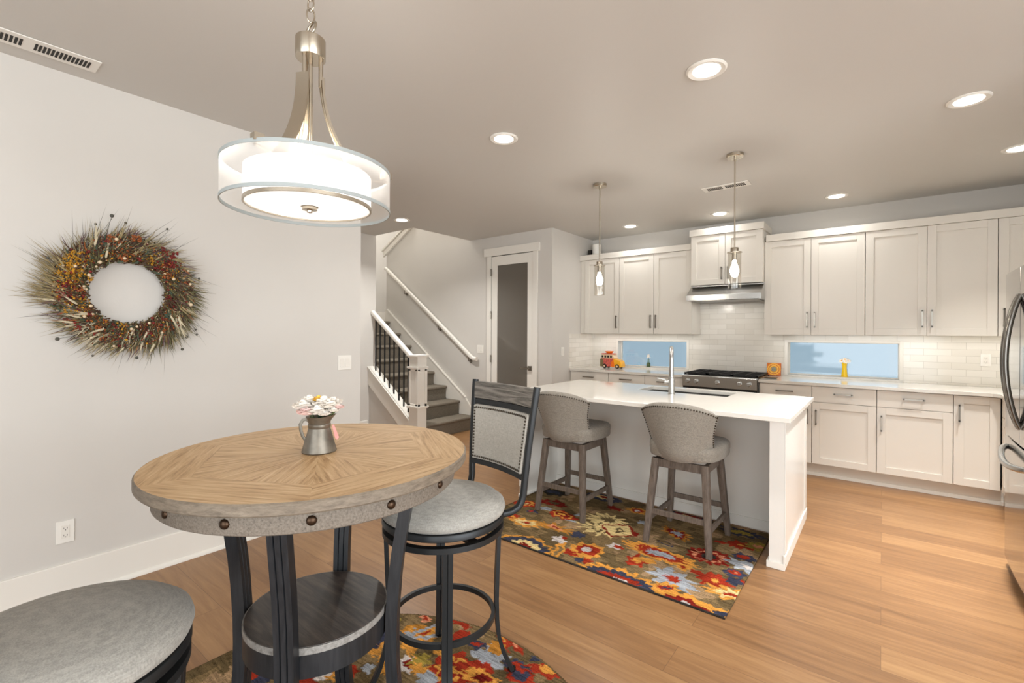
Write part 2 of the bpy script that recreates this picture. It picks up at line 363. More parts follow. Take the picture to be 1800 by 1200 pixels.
def slab(mb, xs, ys, z0, z1, skip, mi=0):
    # plate made of a grid of cells with some cells left open
    bm = mb.bm; nx, ny = len(xs), len(ys)
    T = [[bm.verts.new((x, y, z1)) for y in ys] for x in xs]; B = [[bm.verts.new((x, y, z0)) for y in ys] for x in xs]
    solid = lambda i, j: 0 <= i < nx-1 and 0 <= j < ny-1 and (i, j) not in skip
    for i in range(nx-1):
        for j in range(ny-1):
            if not solid(i, j): continue
            bm.faces.new((T[i][j], T[i+1][j], T[i+1][j+1], T[i][j+1])); bm.faces.new((B[i][j], B[i][j+1], B[i+1][j+1], B[i+1][j]))
            if not solid(i-1, j): bm.faces.new((T[i][j], T[i][j+1], B[i][j+1], B[i][j]))
            if not solid(i+1, j): bm.faces.new((T[i+1][j], B[i+1][j], B[i+1][j+1], T[i+1][j+1]))
            if not solid(i, j-1): bm.faces.new((T[i][j], B[i][j], B[i+1][j], T[i+1][j]))
            if not solid(i, j+1): bm.faces.new((T[i][j+1], T[i+1][j+1], B[i+1][j+1], B[i][j+1]))
    return mb

# ================================================================== THE SETTING
struct(MB().box(-7.6, 4.0, -3.5, 6.2, -.1, 0), 'floor', 'floor')
cm = MB()
slab(cm, [-7.6, -5.5, -4.685, 4.0], [-3.5, 3.905, 6.2], CEIL, CEIL+.3, {(0, 1), (1, 1)})
struct(cm, 'ceiling', 'ceiling')
# left wall with the wreath ends before the stair hall
struct(MB().box(LEFTX-.12, LEFTX, -3.5, 2.217, 0, CEIL), 'wall_left', 'wall')
struct(MB().box(-5.5, LEFTX-.12, 1.2, 1.32, 0, CEIL), 'wall_hall', 'wall')
struct(MB().box(-5.62, -5.5, 1.2, 3.925, 0, CEIL), 'wall_hall', 'wall')
# wall around the pantry and behind the stairs, its upper left cut along the upper flight
struct(MB().prism([(-6.645, 0), (KLX, 0), (KLX, CEIL+.1), (-5.9, 4.0), (-5.9, 3.16), (-6.645, 2.745)], 'y', 4.955, 5.06), 'wall_stair', 'wall')
struct(MB().box(KLX-.1, KLX, 5.06, 6.0, 0, CEIL), 'wall_kitchen_left', 'wall')
struct(MB().box(-7.7, -7.6, 1.2, 6.2, 0, 5.2), 'wall_landing', 'wall')
struct(MB().box(-7.6, -3.3, 6.1, 6.2, CEIL-.0, 5.2), 'wall_upstairs', 'wall')
struct(MB().box(-7.6, -4.685, 3.79, 3.905, CEIL+.301, 5.2), 'wall_upstairs', 'wall')
struct(MB().box(-4.685, -4.6, 3.905, 6.1, CEIL+.301, 5.2), 'wall_upstairs', 'wall')
struct(MB().box(-7.6, -4.6, 3.8, 6.2, 5.2, 5.3), 'ceiling_upstairs', 'ceiling')
struct(MB().box(-7.6, -5.62, 3.80, 3.905, 0, CEIL), 'wall_landing_side', 'wall')
struct(MB().box(-7.6, KLX-.1, 6.1, 6.2, 0, CEIL), 'wall_landing_back', 'wall')
struct(MB().box(-7.6, -5.62, 1.1, 1.2, 0, CEIL), 'wall_hall', 'wall')
# back wall of the kitchen with its two low windows
WL = (-2.885, -1.905, .935, 1.30); WR = (-.85, .158, .935, 1.315)
def back_wall():
    mb = MB(); bm = mb.bm
    xs = [-3.37, WL[0], WL[1], WR[0], WR[1], 1.5]; t = []
    for i in range(5):
        x0, x1 = xs[i], xs[i+1]
        if i in (1, 3):
            w = WL if i == 1 else WR
            mb.box(x0, x1, 6.0, 6.16, 0, w[2]); mb.box(x0, x1, 6.0, 6.16, w[3], CEIL)
        else: mb.box(x0, x1, 6.0, 6.16, 0, CEIL)
    return mb
struct(back_wall(), 'wall_back', 'wall')
struct(MB().box(RIGHTX, RIGHTX+.12, 3.05, 6.0, 0, CEIL), 'wall_right', 'wall')
struct(MB().box(RIGHTX+.12, 4.0, 3.05, 3.17, 0, CEIL), 'wall_right', 'wall')
# living-room side behind the camera, glazed
def glazed(axis):
    mb = MB()
    if axis == 'y':
        mb.box(-3.43, 4.1, -3.6, -3.5, 0, .06).box(-3.43, 4.1, -3.6, -3.5, 2.5, CEIL)
        for x0, x1 in ((-3.43, -2.4), (.14, .26), (2.8, 4.1)): mb.box(x0, x1, -3.6, -3.5, .06, 2.5)
    else:
        mb.box(4.0, 4.1, -3.5, 3.05, 0, .06).box(4.0, 4.1, -3.5, 3.05, 2.5, CEIL)
        for y0, y1 in ((-3.5, -2.1), (-.06, .06), (2.1, 3.05)): mb.box(4.0, 4.1, y0, y1, .06, 2.5)
    return mb
struct(glazed('y'), 'wall_rear', 'wall'); struct(glazed('x'), 'wall_living', 'wall')

# kitchen windows
for i, w in enumerate((WL, WR)):
    e = bpy.data.objects.new('window_%d' % (i+1), None); C.objects.link(e); e['kind'] = 'structure'; e.location = ((w[0]+w[1])/2, 6.0, w[2])
    hw = (w[1]-w[0])/2; h = w[3]-w[2]; f = MB(); t = .012; d0, d1 = -.010, .10
    f.box(-hw, -hw+t, 0, d1, 0, h).box(hw-t, hw, 0, d1, 0, h).box(-hw+t, hw-t, 0, d1, h-t, h)
    f.box(-hw-.004, -hw+.026, -.014, -.008, 0, h+.004).box(hw-.026, hw+.004, -.014, -.008, 0, h+.004).box(-hw+.026, hw-.026, -.014, -.008, h-.020, h+.004)
    f.box(-hw+t, -hw+.034, .10, .13, 0, h).box(hw-.034, hw-t, .10, .13, 0, h).box(-hw+.034, hw-.034, .10, .13, h-.026, h).box(-hw+.034, hw-.034, .10, .13, 0, .012)
    f.build('window_frame', 'trim', e, bevel=.001)
    MB().box(-hw, hw, -.014, .13, -.02, -.0005).build('window_sill', 'quartz', e, bevel=.001)
    MB().box(-hw+.0341, hw-.0341, .112, .116, .0121, h-.0261).build('window_pane', 'window_glass', e)

# baseboards
def baseboard(name, pts_in, h, wall_axis, a, b0, b1, sgn):
    # wall_axis 'x': board on plane x=a running along y
    pr = [(0, 0), (.026*sgn, 0), (.026*sgn, .012), (.020*sgn, .022), (.014*sgn, .024), (.014*sgn, h-.004), (.010*sgn, h), (0, h)]
    mb = MB()
    if wall_axis == 'x': mb.prism([(a+p, z) for p, z in pr], 'y', b0, b1)
    else: mb.prism([(a+p, z) for p, z in pr], 'x', b0, b1)
    return struct(mb, name, 'trim')
baseboard('baseboard_left', None, .182, 'x', LEFTX, -3.5, 2.217, 1)
baseboard('baseboard_hall', None, .182, 'x', -5.5, 1.32, 3.80, 1)
baseboard('baseboard_pantry', None, .14, 'y', 4.955, -4.55, -4.345, -1)
baseboard('baseboard_pantry', None, .14, 'y', 4.955, -3.484, KLX, -1)
baseboard('baseboard_kitchen', None, .14, 'x', KLX, 4.955, 5.37, 1)
MBb = MB().box(-7.6, -7.585, 3.9, 6.1, 1.565, 1.76); struct(MBb, 'baseboard_landing', 'trim')

# backsplash tiles
ts = MB()
def tilebox(x0, x1, z0, z1): ts.box(x0, x1, 5.992, 5.9995, z0, z1)
tilebox(-3.262, WL[0]+.0, .915, 1.40); tilebox(WL[0], WL[1], 1.30, 1.40); tilebox(WL[1], WR[0], .915, 1.76); tilebox(WR[0], WR[1], 1.315, 1.40); tilebox(WR[1], RIGHTX, .915, 1.40)
ts.box(KLX, KLX+.008, 5.37, 5.992, .915, 1.372); ts.box(RIGHTX-.008, RIGHTX, 4.1, 5.992, .915, 1.40)
tso = struct(ts, 'wall_backsplash', 'tile')

# stairs: carpeted flight rising to the left (towards -X)
st = thing('staircase', 'carpeted staircase climbing left behind the white newel post', 'stairs', (-4.569, 3.972, 0))
for k in range(1, 9):
    x1 = -(k-1)*.273; x0 = x1-.273; z = .1955*k
    if k == 8: x0 = -7.6+4.569+.002
    y1 = 1.02 if k < 8 else 2.15
    b = MB(); r = .022
    prof = [(x0, max(0, z-.40)), (x1-.030, max(0, z-.40)), (x1-.030, z-.045)]
    for j in range(9):
        a = math.radians(-90+180*j/8); prof.append((x1-r+r*math.cos(a)-.002, z-r+r*math.sin(a)))
    prof += [(x0, z)]
    if k == 8:
        b.prism(prof[:], 'y', 0.0, .94); b.box(x0, x1-.3, .94, 2.10, z-.2, z)
    else: b.prism(prof, 'y', 0.0, .95)
    b.build('step', 'carpet', st, sharp=50)
# skirt board on the wall beside the stairs
struct(MB().prism([(-4.60, 0), (-4.55, 0), (-4.55, .20), (-4.746, .435), (-6.587, 1.756), (-6.64, 1.76), (-6.64, 1.5)], 'y', 4.925, 4.955), 'trim_1', 'trim', bevel=.002)
struct(MB().prism([(-4.746, .431), (-4.746, .447), (-6.587, 1.772), (-6.587, 1.756)], 'y', 4.915, 4.955), 'trim_2', 'trim')
# sloped cap on the upper half wall
struct(MB().prism([(-6.70, 2.66), (-5.88, 3.12), (-5.88, 3.20), (-6.70, 2.745)], 'y', 4.915, 4.953), 'trim_3', 'trim', bevel=.002)
struct(MB().prism([(-6.70, 2.75), (-5.88, 3.205), (-5.88, 3.235), (-6.70, 2.78)], 'y', 4.89, 5.09), 'trim_4', 'trim', bevel=.002)
# low wall below the stringer
struct(MB().prism([(-5.5, 0), (-4.63, 0), (-4.63, .10), (-5.5, .72)], 'y', 3.822, 3.965), 'wall_understair', 'wall')

# railing
rl = thing('stair_railing', 'white stair railing with square newel post and slim black balusters', 'railing', (-4.55, 3.82, 0))
def rx(x): return x+4.55
nw = MB(); o0, o1, y0, y1 = -.08, .08, -.02, .125
nw.box(o0, o1, y0, y1, 0, 1.07)
for z in (.455, .945): nw.box(o0-.022, o1+.022, y0-.022, y1+.022, z-.008, z+.012); nw.box(o0-.010, o1+.010, y0-.010, y1+.010, z-.022, z-.008)
nw.box(o0-.012, o1+.012, y0-.012, y1+.012, 1.07, 1.082); nw.box(o0-.024, o1+.024, y0-.024, y1+.024, 1.082, 1.102)
for a0, a1 in ((-.054, .054),):
    for zz0, zz1 in ((.495, .905),):
        # raised frames around the recessed panels on the visible faces
        for (p, q, s0, s1) in ((o0, o0+.035, zz0-.02, zz1+.02), (o1-.035, o1, zz0-.02, zz1+.02)): nw.box(p-.0, q, y0-.007, y0, s0, s1)
        nw.box(o0, o1, y0-.007, y0, zz1, zz1+.03); nw.box(o0, o1, y0-.007, y0, zz0-.03, zz0)
        for (p, q) in ((y0-.007, y0+.035), (y1-.035, y1+.007)): nw.box(o1, o1+.007, p, q, zz0-.03, zz1+.03)
        nw.box(o1, o1+.007, y0, y1, zz1, zz1+.03); nw.box(o1, o1+.007, y0, y1, zz0-.03, zz0)
nw.build('newel_post', 'trim', rl, bevel=.0015)
zs = lambda X: .316+(-4.66-X)*.716          # top line of stringer
zr = lambda X: 1.10+(-4.66-X)*.70           # top of the handrail
s = MB()
s.prism([(rx(-5.498), zs(-5.5)-.25), (rx(-5.498), zs(-5.5)), (rx(-4.632), zs(-4.632)), (rx(-4.632), zs(-4.632)-.25)], 'y', -.016, .002)
s.prism([(rx(-5.498), zs(-5.5)-.02), (rx(-5.498), zs(-5.5)), (rx(-4.632), zs(-4.632)), (rx(-4.632), zs(-4.632)-.02)], 'y', -.030, .118)
s.build('stringer', 'trim', rl, bevel=.0015)
hr = MB(); hr.sweep([(rx(-5.498), .05, zr(-5.5)-.035), (rx(-4.632), .05, zr(-4.632)-.035)], rect_prof(.058, .06, .016), up=(0, 0, 1))
hr.build('handrail', 'trim', rl)
for X in (-5.415, -5.32, -5.22, -5.117, -5.02, -4.915, -4.818, -4.728):
    MB().box(rx(X)-.0075, rx(X)+.0075, .042, .057, zs(X), zr(X)-.06).build('baluster', 'black_iron', rl)
for X in (-5.37, -5.27, -5.17, -5.07, -4.97, -4.87, -4.77): pass

hw = thing('wall_handrail', 'white sloping handrail fixed to the wall behind the stairs', 'handrail', (-5.5, 4.955, 1.7))
hh = MB(); P = [(-6.60+5.5, -.055, 2.455-1.7), (-6.545+5.5, -.055, 2.425-1.7), (-4.60+5.5, -.055, 1.030-1.7), (-4.575+5.5, -.055, 1.016-1.7), (-4.55+5.5, -.055, 1.010-1.7), (-4.50+5.5, -.055, 1.010-1.7)]
hh.sweep(P, rect_prof(.05, .058, .02, 4), up=(0, 0, 1)); hh.build('rail', 'trim', hw)
for X in (-6.1, -5.3, -4.66):
    z = 2.455-(X+6.585)*.7165-1.7-.035 if X < -4.7 else 1.04-1.7
    MB().tube([(X+5.5, -.002, z-.07), (X+5.5, -.05, z-.07), (X+5.5, -.055, z-.0)], .007).lathe([(.0, 0), (.028, 0), (.026, .006), (.0, .006)], (X+5.5, -.002, z-.07), 16, 'y').build('bracket', 'handle', hw)

# pantry door
YP = 4.955
dr = bpy.data.objects.new('door_1', None); C.objects.link(dr); dr['kind'] = 'structure'; dr.location = (-3.9, YP, 0)
c = MB(); L0, R0 = -4.343+3.9, -3.486+3.9
c.box(L0, L0+.075, -.022, 0, 0, 2.44).box(R0-.072, R0, -.022, 0, 0, 2.44).box(L0-.055, R0+.028, -.030, 0, 2.44, 2.55)
c.build('door_casing', 'trim', dr, bevel=.0015)
d = MB(); a, b = L0+.078, R0-.075
gx0, gx1, gz0, gz1 = -4.162+3.9, -3.645+3.9, .28, 2.305
d.box(a, gx0, -.014, .0, .012, 2.432).box(gx1, b, -.014, 0, .012, 2.432).box(gx0, gx1, -.014, 0, gz1, 2.432).box(gx0, gx1, -.014, 0, .012, gz0)
d.build('door_leaf', 'trim', dr, bevel=.001)
MB().box(gx0, gx1, -.006, -.001, gz0, gz1).build('door_pane', 'door_glass', dr)
MB().box(a-.004, a, -.016, -.0, .01, 2.436).box(a, b+.004, -.016, 0, 2.434, 2.438).build('door_gap', 'slot', dr)
h = MB(); hx = -3.60+3.9; h.box(hx-.03, hx+.03, -.024, -.014, .89, .95); h.tube([(hx, -.024, .92), (hx, -.055, .92)], .011); h.bar([(hx+.012, -.058, .92), (hx-.12, -.058, .92)], .012, .02)
h.build('door_handle', 'handle', dr, bevel=.001)
for z in (.25, 1.023, 1.627, 2.215): MB().box(L0+.062, L0+.086, -.026, -.015, z-.05, z+.05).tube([(L0+.076, -.030, z-.05), (L0+.076, -.030, z+.05)], .007).build('door_hinge', 'handle', dr)

# ================================================================== CABINETS
def pull(mb, x, y, z, ln, vertical, depth=.032):
    # bar pull on a front facing -Y
    hl = ln/2
    if vertical:
        mb.box(x-.006, x+.006, y-depth, y-depth+.010, z-hl, z+hl)
        for s in (-1, 1): mb.box(x-.005, x+.005, y-depth, y, z+s*(hl-.012)-.005, z+s*(hl-.012)+.005)
    else:
        mb.box(x-hl, x+hl, y-depth, y-depth+.010, z-.006, z+.006)
        for s in (-1, 1): mb.box(x+s*(hl-.012)-.005, x+s*(hl-.012)+.005, y-depth, y, z-.005, z+.005)
    return mb
def shaker(x0, x1, z0, z1, y, w=.062):
    mb = MB(); t = .02; g = .0018
    x0 += g; x1 -= g; z0 += g; z1 -= g
    mb.box(x0, x0+w, y-t, y, z0, z1).box(x1-w, x1, y-t, y, z0, z1).box(x0+w, x1-w, y-t, y, z0, z0+w).box(x0+w, x1-w, y-t, y, z1-w, z1)
    mb.box(x0+w, x1-w, y-t+.011, y, z0+w, z1-w)
    return mb
def wall_cab(name, label, x0, x1, yf, z0, z1, doors, group=None, depth=None, side_fill=0):
    t = thing(name, label, 'cabinet', (x0, yf, z0), 0, group)
    MB().box(0.0005, x1-x0-.0005, .021, 5.990-yf, 0, z1-z0).build('body', 'cab', t, bevel=.001)
    for (a, b, hs) in doors:
        d = shaker(a-x0, b-x0, 0, z1-z0, .02).build('door', 'cab', t, bevel=.0012)
        if hs: pull(MB(), (b-x0-.032) if hs == 'r' else (a-x0+.034), 0, .155 if z1-z0 > .7 else .12, .165 if z1-z0 > .7 else .14, True).build('handle', 'handle', d)
    return t
YU = 5.65
wall_cab('wall_cabinet', 'narrow one-door white wall cabinet in the far left corner beside the pantry wall', KLX+.002, -2.69, YU, 1.375, 2.37, [(-3.195, -2.69, 'r')])
wall_cab('wall_cabinet', 'white two-door wall cabinet between the corner cabinet and the range hood', -2.688, -1.765, YU, 1.375, 2.37, [(-2.688, -2.228, 'r'), (-2.228, -1.765, 'l')])
wall_cab('wall_cabinet', 'short white two-door cabinet above the steel range hood', -1.745, -1.0, 5.55, 1.937, 2.50, [(-1.745, -1.375, 'r'), (-1.375, -1.0, 'l')])
wall_cab('wall_cabinet', 'white two-door wall cabinet just right of the range hood', -.998, -.133, YU, 1.375, 2.37, [(-.998, -.574, 'r'), (-.574, -.133, 'l')])
wall_cab('wall_cabinet', 'widest white two-door wall cabinet above the right part of the blue window', -.131, .765, YU, 1.375, 2.37, [(-.131, .315, 'r'), (.315, .765, 'l')])
wall_cab('wall_cabinet', 'white wall cabinet at the right edge of the row above the fridge handle', .767, 1.372, YU, 1.375, 2.37, [(.767, 1.372, 'l')])
def crown(name, label, x0, x1, yf, z0, ends, h=.072):
    mb = MB(); e0 = x0-(.014 if 'l' in ends else 0); e1 = x1+(.014 if 'r' in ends else 0)
    mb.box(e0, e1, yf-.014, 5.990, z0+.001, z0+h)
    return tag(mb.build(name, 'cab', bevel=.0015), label, 'moulding')
crown('crown_moulding', 'flat white crown board on the left run of wall cabinets', KLX+.002, -1.763, YU, 2.37, '')
crown('crown_moulding', 'raised white crown board capping the short cabinet over the hood', -1.745, -1.0, 5.55, 2.50, 'lr', .076)
crown('crown_moulding', 'long flat white crown board on the right run of wall cabinets', -.984, 1.372, YU, 2.37, '')

# range hood
hd = thing('range_hood', 'brushed steel under-cabinet range hood above the stove', 'range hood', (-1.375, 5.7, 1.755))
hb = MB(); X0, X1 = -.383, .383
pf = [(.285, .179), (-.10, .179), (-.10, .165), (-.262, .062), (-.262, .0), (.285, .0)]
hb.prism(pf, 'x', X0, X1); hb.build('canopy', 'steel', hd, bevel=.002)
MB().box(X0-.001, X1-.11, -.266, -.262, .004, .058).build('front_lip', 'steel', hd)
MB().box(X0+.04, X1-.04, -.235, .25, -.004, .001).build('filter', 'dark_steel', hd)

# base cabinets, back run
def base_cab(label, x0, x1, layout, group=None):
    yf = 5.40; t = thing('base_cabinet', label, 'cabinet', (x0, yf, .128), 0, group)
    MB().box(.0005, x1-x0-.0005, .021, 5.990-yf, 0, .884-.128).build('body', 'cab', t, bevel=.001)
    w = x1-x0; H = .878-.128; dz = .728-.128
    if 'd' in layout:
        dw = MB().box(.002, w-.002, 0, .02, dz+.002, H).build('drawer', 'cab', t, bevel=.0012)
        pull(MB(), w/2, 0, dz+.088, .155, False).build('handle', 'handle', dw)
        top = dz
    else: top = H
    if '1' in layout:
        d = shaker(0, w, 0, top, .02).build('door', 'cab', t, bevel=.0012)
        pull(MB(), .034 if 'L' in layout else w-.034, 0, top-.145, .15, True).build('handle', 'handle', d)
    if '2' in layout:
        for a, b, hx in ((0, w/2, w/2-.034), (w/2, w, w/2+.034)):
            d = shaker(a, b, 0, top, .02).build('door', 'cab', t, bevel=.0012)
            pull(MB(), hx, 0, top-.145, .15, True).build('handle', 'handle', d)
    return t
base_cab('white base cabinet with one drawer in the far left corner under the toy car', KLX+.004, -2.711, 'd1')
base_cab('white base cabinet with one drawer beneath the small window', -2.709, -2.234, 'd1L')
base_cab('white base cabinet with one drawer just left of the stove', -2.232, -1.772, 'd1')
base_cab('white base cabinet with one drawer just right of the stove', -1.0, -.537, 'd1')
base_cab('white drawer and door base cabinet just right of the island end', -.535, -.039, 'd1L')
base_cab('widest white drawer and door base cabinet under the right end of the blue window', -.037, .471, 'd1L')
base_cab('narrow full-height-door white base cabinet in the inner corner by the fridge', .473, .752, '1L')
struct(MB().box(-.995, .80, 5.475, 5.55, 0, .127).box(-.995, .80, 5.462, 5.475, 0, .03), 'trim_5', 'cab')
struct(MB().box(KLX, -1.775, 5.475, 5.55, 0, .127), 'trim_6', 'cab')
# right-hand return towards the fridge
t = thing('base_cabinet', 'white base cabinet on the right wall half hidden behind the fridge', 'cabinet', (.755, 5.40, .128), -PI/2)
MB().box(.005, 1.30, .021, .62, 0, .756).build('body', 'cab', t, bevel=.001)
MB().box(.03, .648, 0, .02, .602, .75).build('drawer', 'cab', t, bevel=.0012)
MB().box(.652, 1.298, 0, .02, .602, .75).build('drawer', 'cab', t, bevel=.0012)
for a, b in ((.03, .65), (.65, 1.30)):
    d = shaker(a, b, 0, .60, .02).build('door', 'cab', t, bevel=.0012); pull(MB(), b-.04, 0, .46, .15, True).build('handle', 'handle', d)
struct(MB().box(.83, .90, 4.1, 5.475, 0, .127), 'trim_7', 'cab')
# worktops
wt = MB(); wt.prism([(KLX+.009, 5.37), (-1.768, 5.37), (-1.768, 5.991), (KLX+.009, 5.991)], 'z', .885, .915)
tag(wt.build('worktop', 'quartz', bevel=.002), 'white quartz worktop of the left counter under the small window', 'worktop')
wt = MB(); wt.prism([(-1.002, 5.37), (.70, 5.37), (.735, 5.335), (.735, 4.10), (1.371, 4.10), (1.371, 5.991), (-1.002, 5.991)], 'z', .885, .915)
tag(wt.build('worktop', 'quartz', bevel=.002), 'white quartz L-shaped worktop right of the stove', 'worktop')

# stove
sv = thing('gas_range', 'stainless steel slide-in gas range with five knobs and black grates', 'stove', (-1.385, 5.35, 0))
MB().box(-.38, .38, .03, .64, .05, .905).build('body', 'dark_steel', sv)
cp = MB(); cp.prism([(.03, .795), (-.012, .80), (-.026, .915), (-.01, .925), (.03, .925)], 'x', -.378, .378); cp.build('control_panel', 'steel', sv, bevel=.002)
MB().box(-.376, .376, -.005, .03, .16, .775).build('oven_door', 'steel', sv, bevel=.002)
MB().box(-.28, .28, -.009, -.0055, .3, .64).build('oven_window', 'oven_glass', sv)
MB().box(-.378, .378, .0, .03, .775, .797).box(.376, .384, -.012, .03, .1, .9).build('gap_trim', 'black_gloss', sv)
MB().tube([(-.33, -.055, .735), (.33, -.055, .735)], .012, 14).box(-.31, -.29, -.055, 0, .725, .745).box(.29, .31, -.055, 0, .725, .745).build('oven_handle', 'steel', sv)
MB().box(-.376, .376, .0, .03, .03, .15).build('bottom_drawer', 'steel', sv)
MB().box(-.38, .38, .02, .64, .905, .926).build('cooktop', 'black_gloss', sv, bevel=.002)
for x in (-.318, -.228, .0-.008, .213, .305):
    k = MB().lathe([(.024, 0), (.024, .004), (.020, .006), (.0205, .026), (.017, .030), (0, .030)], (x, -.020, .858), 24, 'y').box(x-.003, x+.003, -.053, -.049, .842, .874).build('knob', 'steel', sv)
for gi, gx in enumerate((-.252, 0, .252)):
    g = MB(); x0, x1 = gx-.122, gx+.122; y0, y1 = .035, .62; z = .948
    for (a, b, c2, d2) in ((x0, x1, y0, y0+.014), (x0, x1, y1-.014, y1), (x0, x0+.014, y0, y1), (x1-.014, x1, y0, y1)): g.box(a, b, c2, d2, z-.016, z)
    for y in (.12, .205, .29, .37, .455, .54): g.box(x0, x1, y-.006, y+.006, z-.010, z+.002)
    g.box(gx-.006, gx+.006, y0, y1, z-.010, z+.002)
    for fx in (x0+.01, x1-.01):
        for fy in (y0+.01, y1-.01): g.box(fx-.008, fx+.008, fy-.008, fy+.008, .926, z)
    g.build('grate', 'black_iron', sv)
for x, y in ((-.252, .17), (-.252, .48), (0, .33), (.252, .17), (.252, .48)): MB().lathe([(.05, 0), (.05, .008), (.035, .010), (.035, .016), (0, .016)], (x, y, .926), 20).build('burner', 'black_iron', sv)

# ================================================================== ISLAND
isl = thing('kitchen_island', 'white painted kitchen island body with panelled ends under the quartz top', 'island', (-1.39, 3.15, 0))
b = MB(); b.box(-.978, .863, .54, .556, .0, .884).box(-.978, .863, .97, .99, .0, .884).box(-.978, .863, .556, .97, .08, .10); b.build('body', 'island', isl)
for s, n in ((1, 'r'), (-1, 'l')):
    e = MB(); xo = (.943 if s > 0 else -1.004); xi = xo - (.079 if s > 0 else -.025)
    lo, hi = min(xo, xi), max(xo, xi)
    e.box(lo, hi, 0, .99, 0, .884)
    # applied stiles on the outer face
    of0, of1 = (xo, xo+.006) if s > 0 else (xo-.006, xo)
    e.box(of0, of1, .90, .99, .09, .884).box(of0, of1, 0, .09, .09, .884).box(of0, of1, .09, .90, .82, .884)
    e.build('end_panel', 'island', isl, bevel=.0015)
    m = MB(); m.box(lo-(.012 if s > 0 else .004), hi+.006, -.012, .99, 0, .038 if s > 0 else .03); m.box(of0-.004, of1+.004, -.006, .99, .038, .085) if s > 0 else None
    m.build('base_moulding', 'trim', isl, bevel=.002)
m = MB(); m.box(-.978, .864, .527, .54, 0, .075); m.box(-.02, .04, .533, .54, .075, .884); m.build('back_base_moulding', 'island', isl, bevel=.002)
for k in range(4):
    w = .46; x = -.98+k*w
    dd = MB().box(x+.003, x+w-.003, .99, 1.008, .13, .70).build('door', 'island', isl, bevel=.0012)
    MB().box(x+.003, x+w-.003, .99, 1.008, .71, .87).build('drawer', 'island', isl, bevel=.0012)
it = MB(); slab(it, [-2.392, -1.60, -.905, -.399], [3.004, 3.725, 4.05, 4.142], .888, .915, {(1, 1)})
tag(it.build('island_top', 'quartz', bevel=.002), 'large white quartz top of the kitchen island with the sink cutout', 'worktop')
sk = MB(); x0, x1, y0, y1, zb = -1.612, -.893, 3.712, 4.063, .68
for q in (((x0, y0), (x1, y0)), ((x1, y0), (x1, y1)), ((x1, y1), (x0, y1)), ((x0, y1), (x0, y0))): pass
sk.box(x0, x0+.014, y0, y1, zb, .887).box(x1-.014, x1, y0, y1, zb, .887).box(x0, x1, y0, y0+.014, zb, .887).box(x0, x1, y1-.014, y1, zb, .887).box(x0, x1, y0, y1, zb-.01, zb+.002)
sk.box(-1.26, -1.245, y0, y1, zb, .86)
tag(sk.build('sink', 'steel'), 'double undermount stainless sink set in the island', 'sink')
# faucet
fc = thing('faucet', 'tall chrome pull-down faucet standing on the island by the sink', 'faucet', (-1.277, 3.61, .9155), math.radians(20))
fb = MB().lathe([(.027, 0), (.027, .006), (.0235, .008), (.0235, .125), (.0165, .13), (.0165, .14)], n=28); fb.build('base', 'steel', fc)
sp_ = MB(); P = [(0, 0, .13), (0, 0, .27)]
for k in range(13):
    a = PI*k/12; P.append((0, .085-.085*math.cos(a), .27+.085*math.sin(a)))
P += [(0, .17, .20)]
sp_.tube(P, .0145, 16); sp_.build('spout', 'steel', fc)
MB().lathe([(.014, .07), (.0185, .075), (.0185, .185), (.015, .20)], (0, .17, 0), 18).build('spray_head', 'steel', fc)
MB().tube([(-.02, 0, .095), (-.052, 0, .095)], .0165, 16).bar([(-.045, 0, .112), (-.105, -.01, .122)], .010, .006).build('lever', 'steel', fc)

# fridge
fr = thing('refrigerator', 'stainless french-door refrigerator with bowed handles at the right edge', 'refrigerator', (.575, 3.62, 0))
MB().box(.06, .77, -.455, .455, .02, 1.75).build('body', 'dark_steel', fr, bevel=.003)
def bowdoor(y0, y1, z0, z1, crown=.012):
    mb = MB(); n = 8; P = []
    for i in range(n+1):
        y = y0+(y1-y0)*i/n; u = y/.455; P.append((-crown*(1-u*u)+.004*0+ .010, y))
    poly = P+[(.058, y1), (.058, y0)]
    return mb.prism(poly, 'z', z0, z1)
bowdoor(.003, .452, .80, 1.75).build('door', 'fridge_steel', fr, bevel=.004)
bowdoor(-.452, -.003, .80, 1.75).build('door', 'fridge_steel', fr, bevel=.004)
bowdoor(-.452, .452, .06, .79).build('freezer_drawer', 'fridge_steel', fr, bevel=.004)
for s in (1, -1):
    P = []
    for k in range(21):
        u = k/20; z = .89+(1.60-.89)*u; P.append((-.002-.058*math.sin(PI*u)**.75, s*(.018+.014*math.sin(PI*u)), z))
    MB().sweep(P, rect_prof(.024, .030, .010, 3), up=(0, 1, 0)).build('handle', 'dark_steel', fr)
P = []
for k in range(21):
    u = k/20; y = -.34+.68*u; P.append((-.002-.054*math.sin(PI*u)**.6, y, .735-.035*math.sin(PI*u)))
MB().sweep(P, rect_prof(.028, .03, .010, 3), up=(0, 0, 1)).build('freezer_handle', 'steel', fr)
MB().box(.03, .6, -.44, .44, .0, .05).build('kick_plate', 'dark_steel', fr)

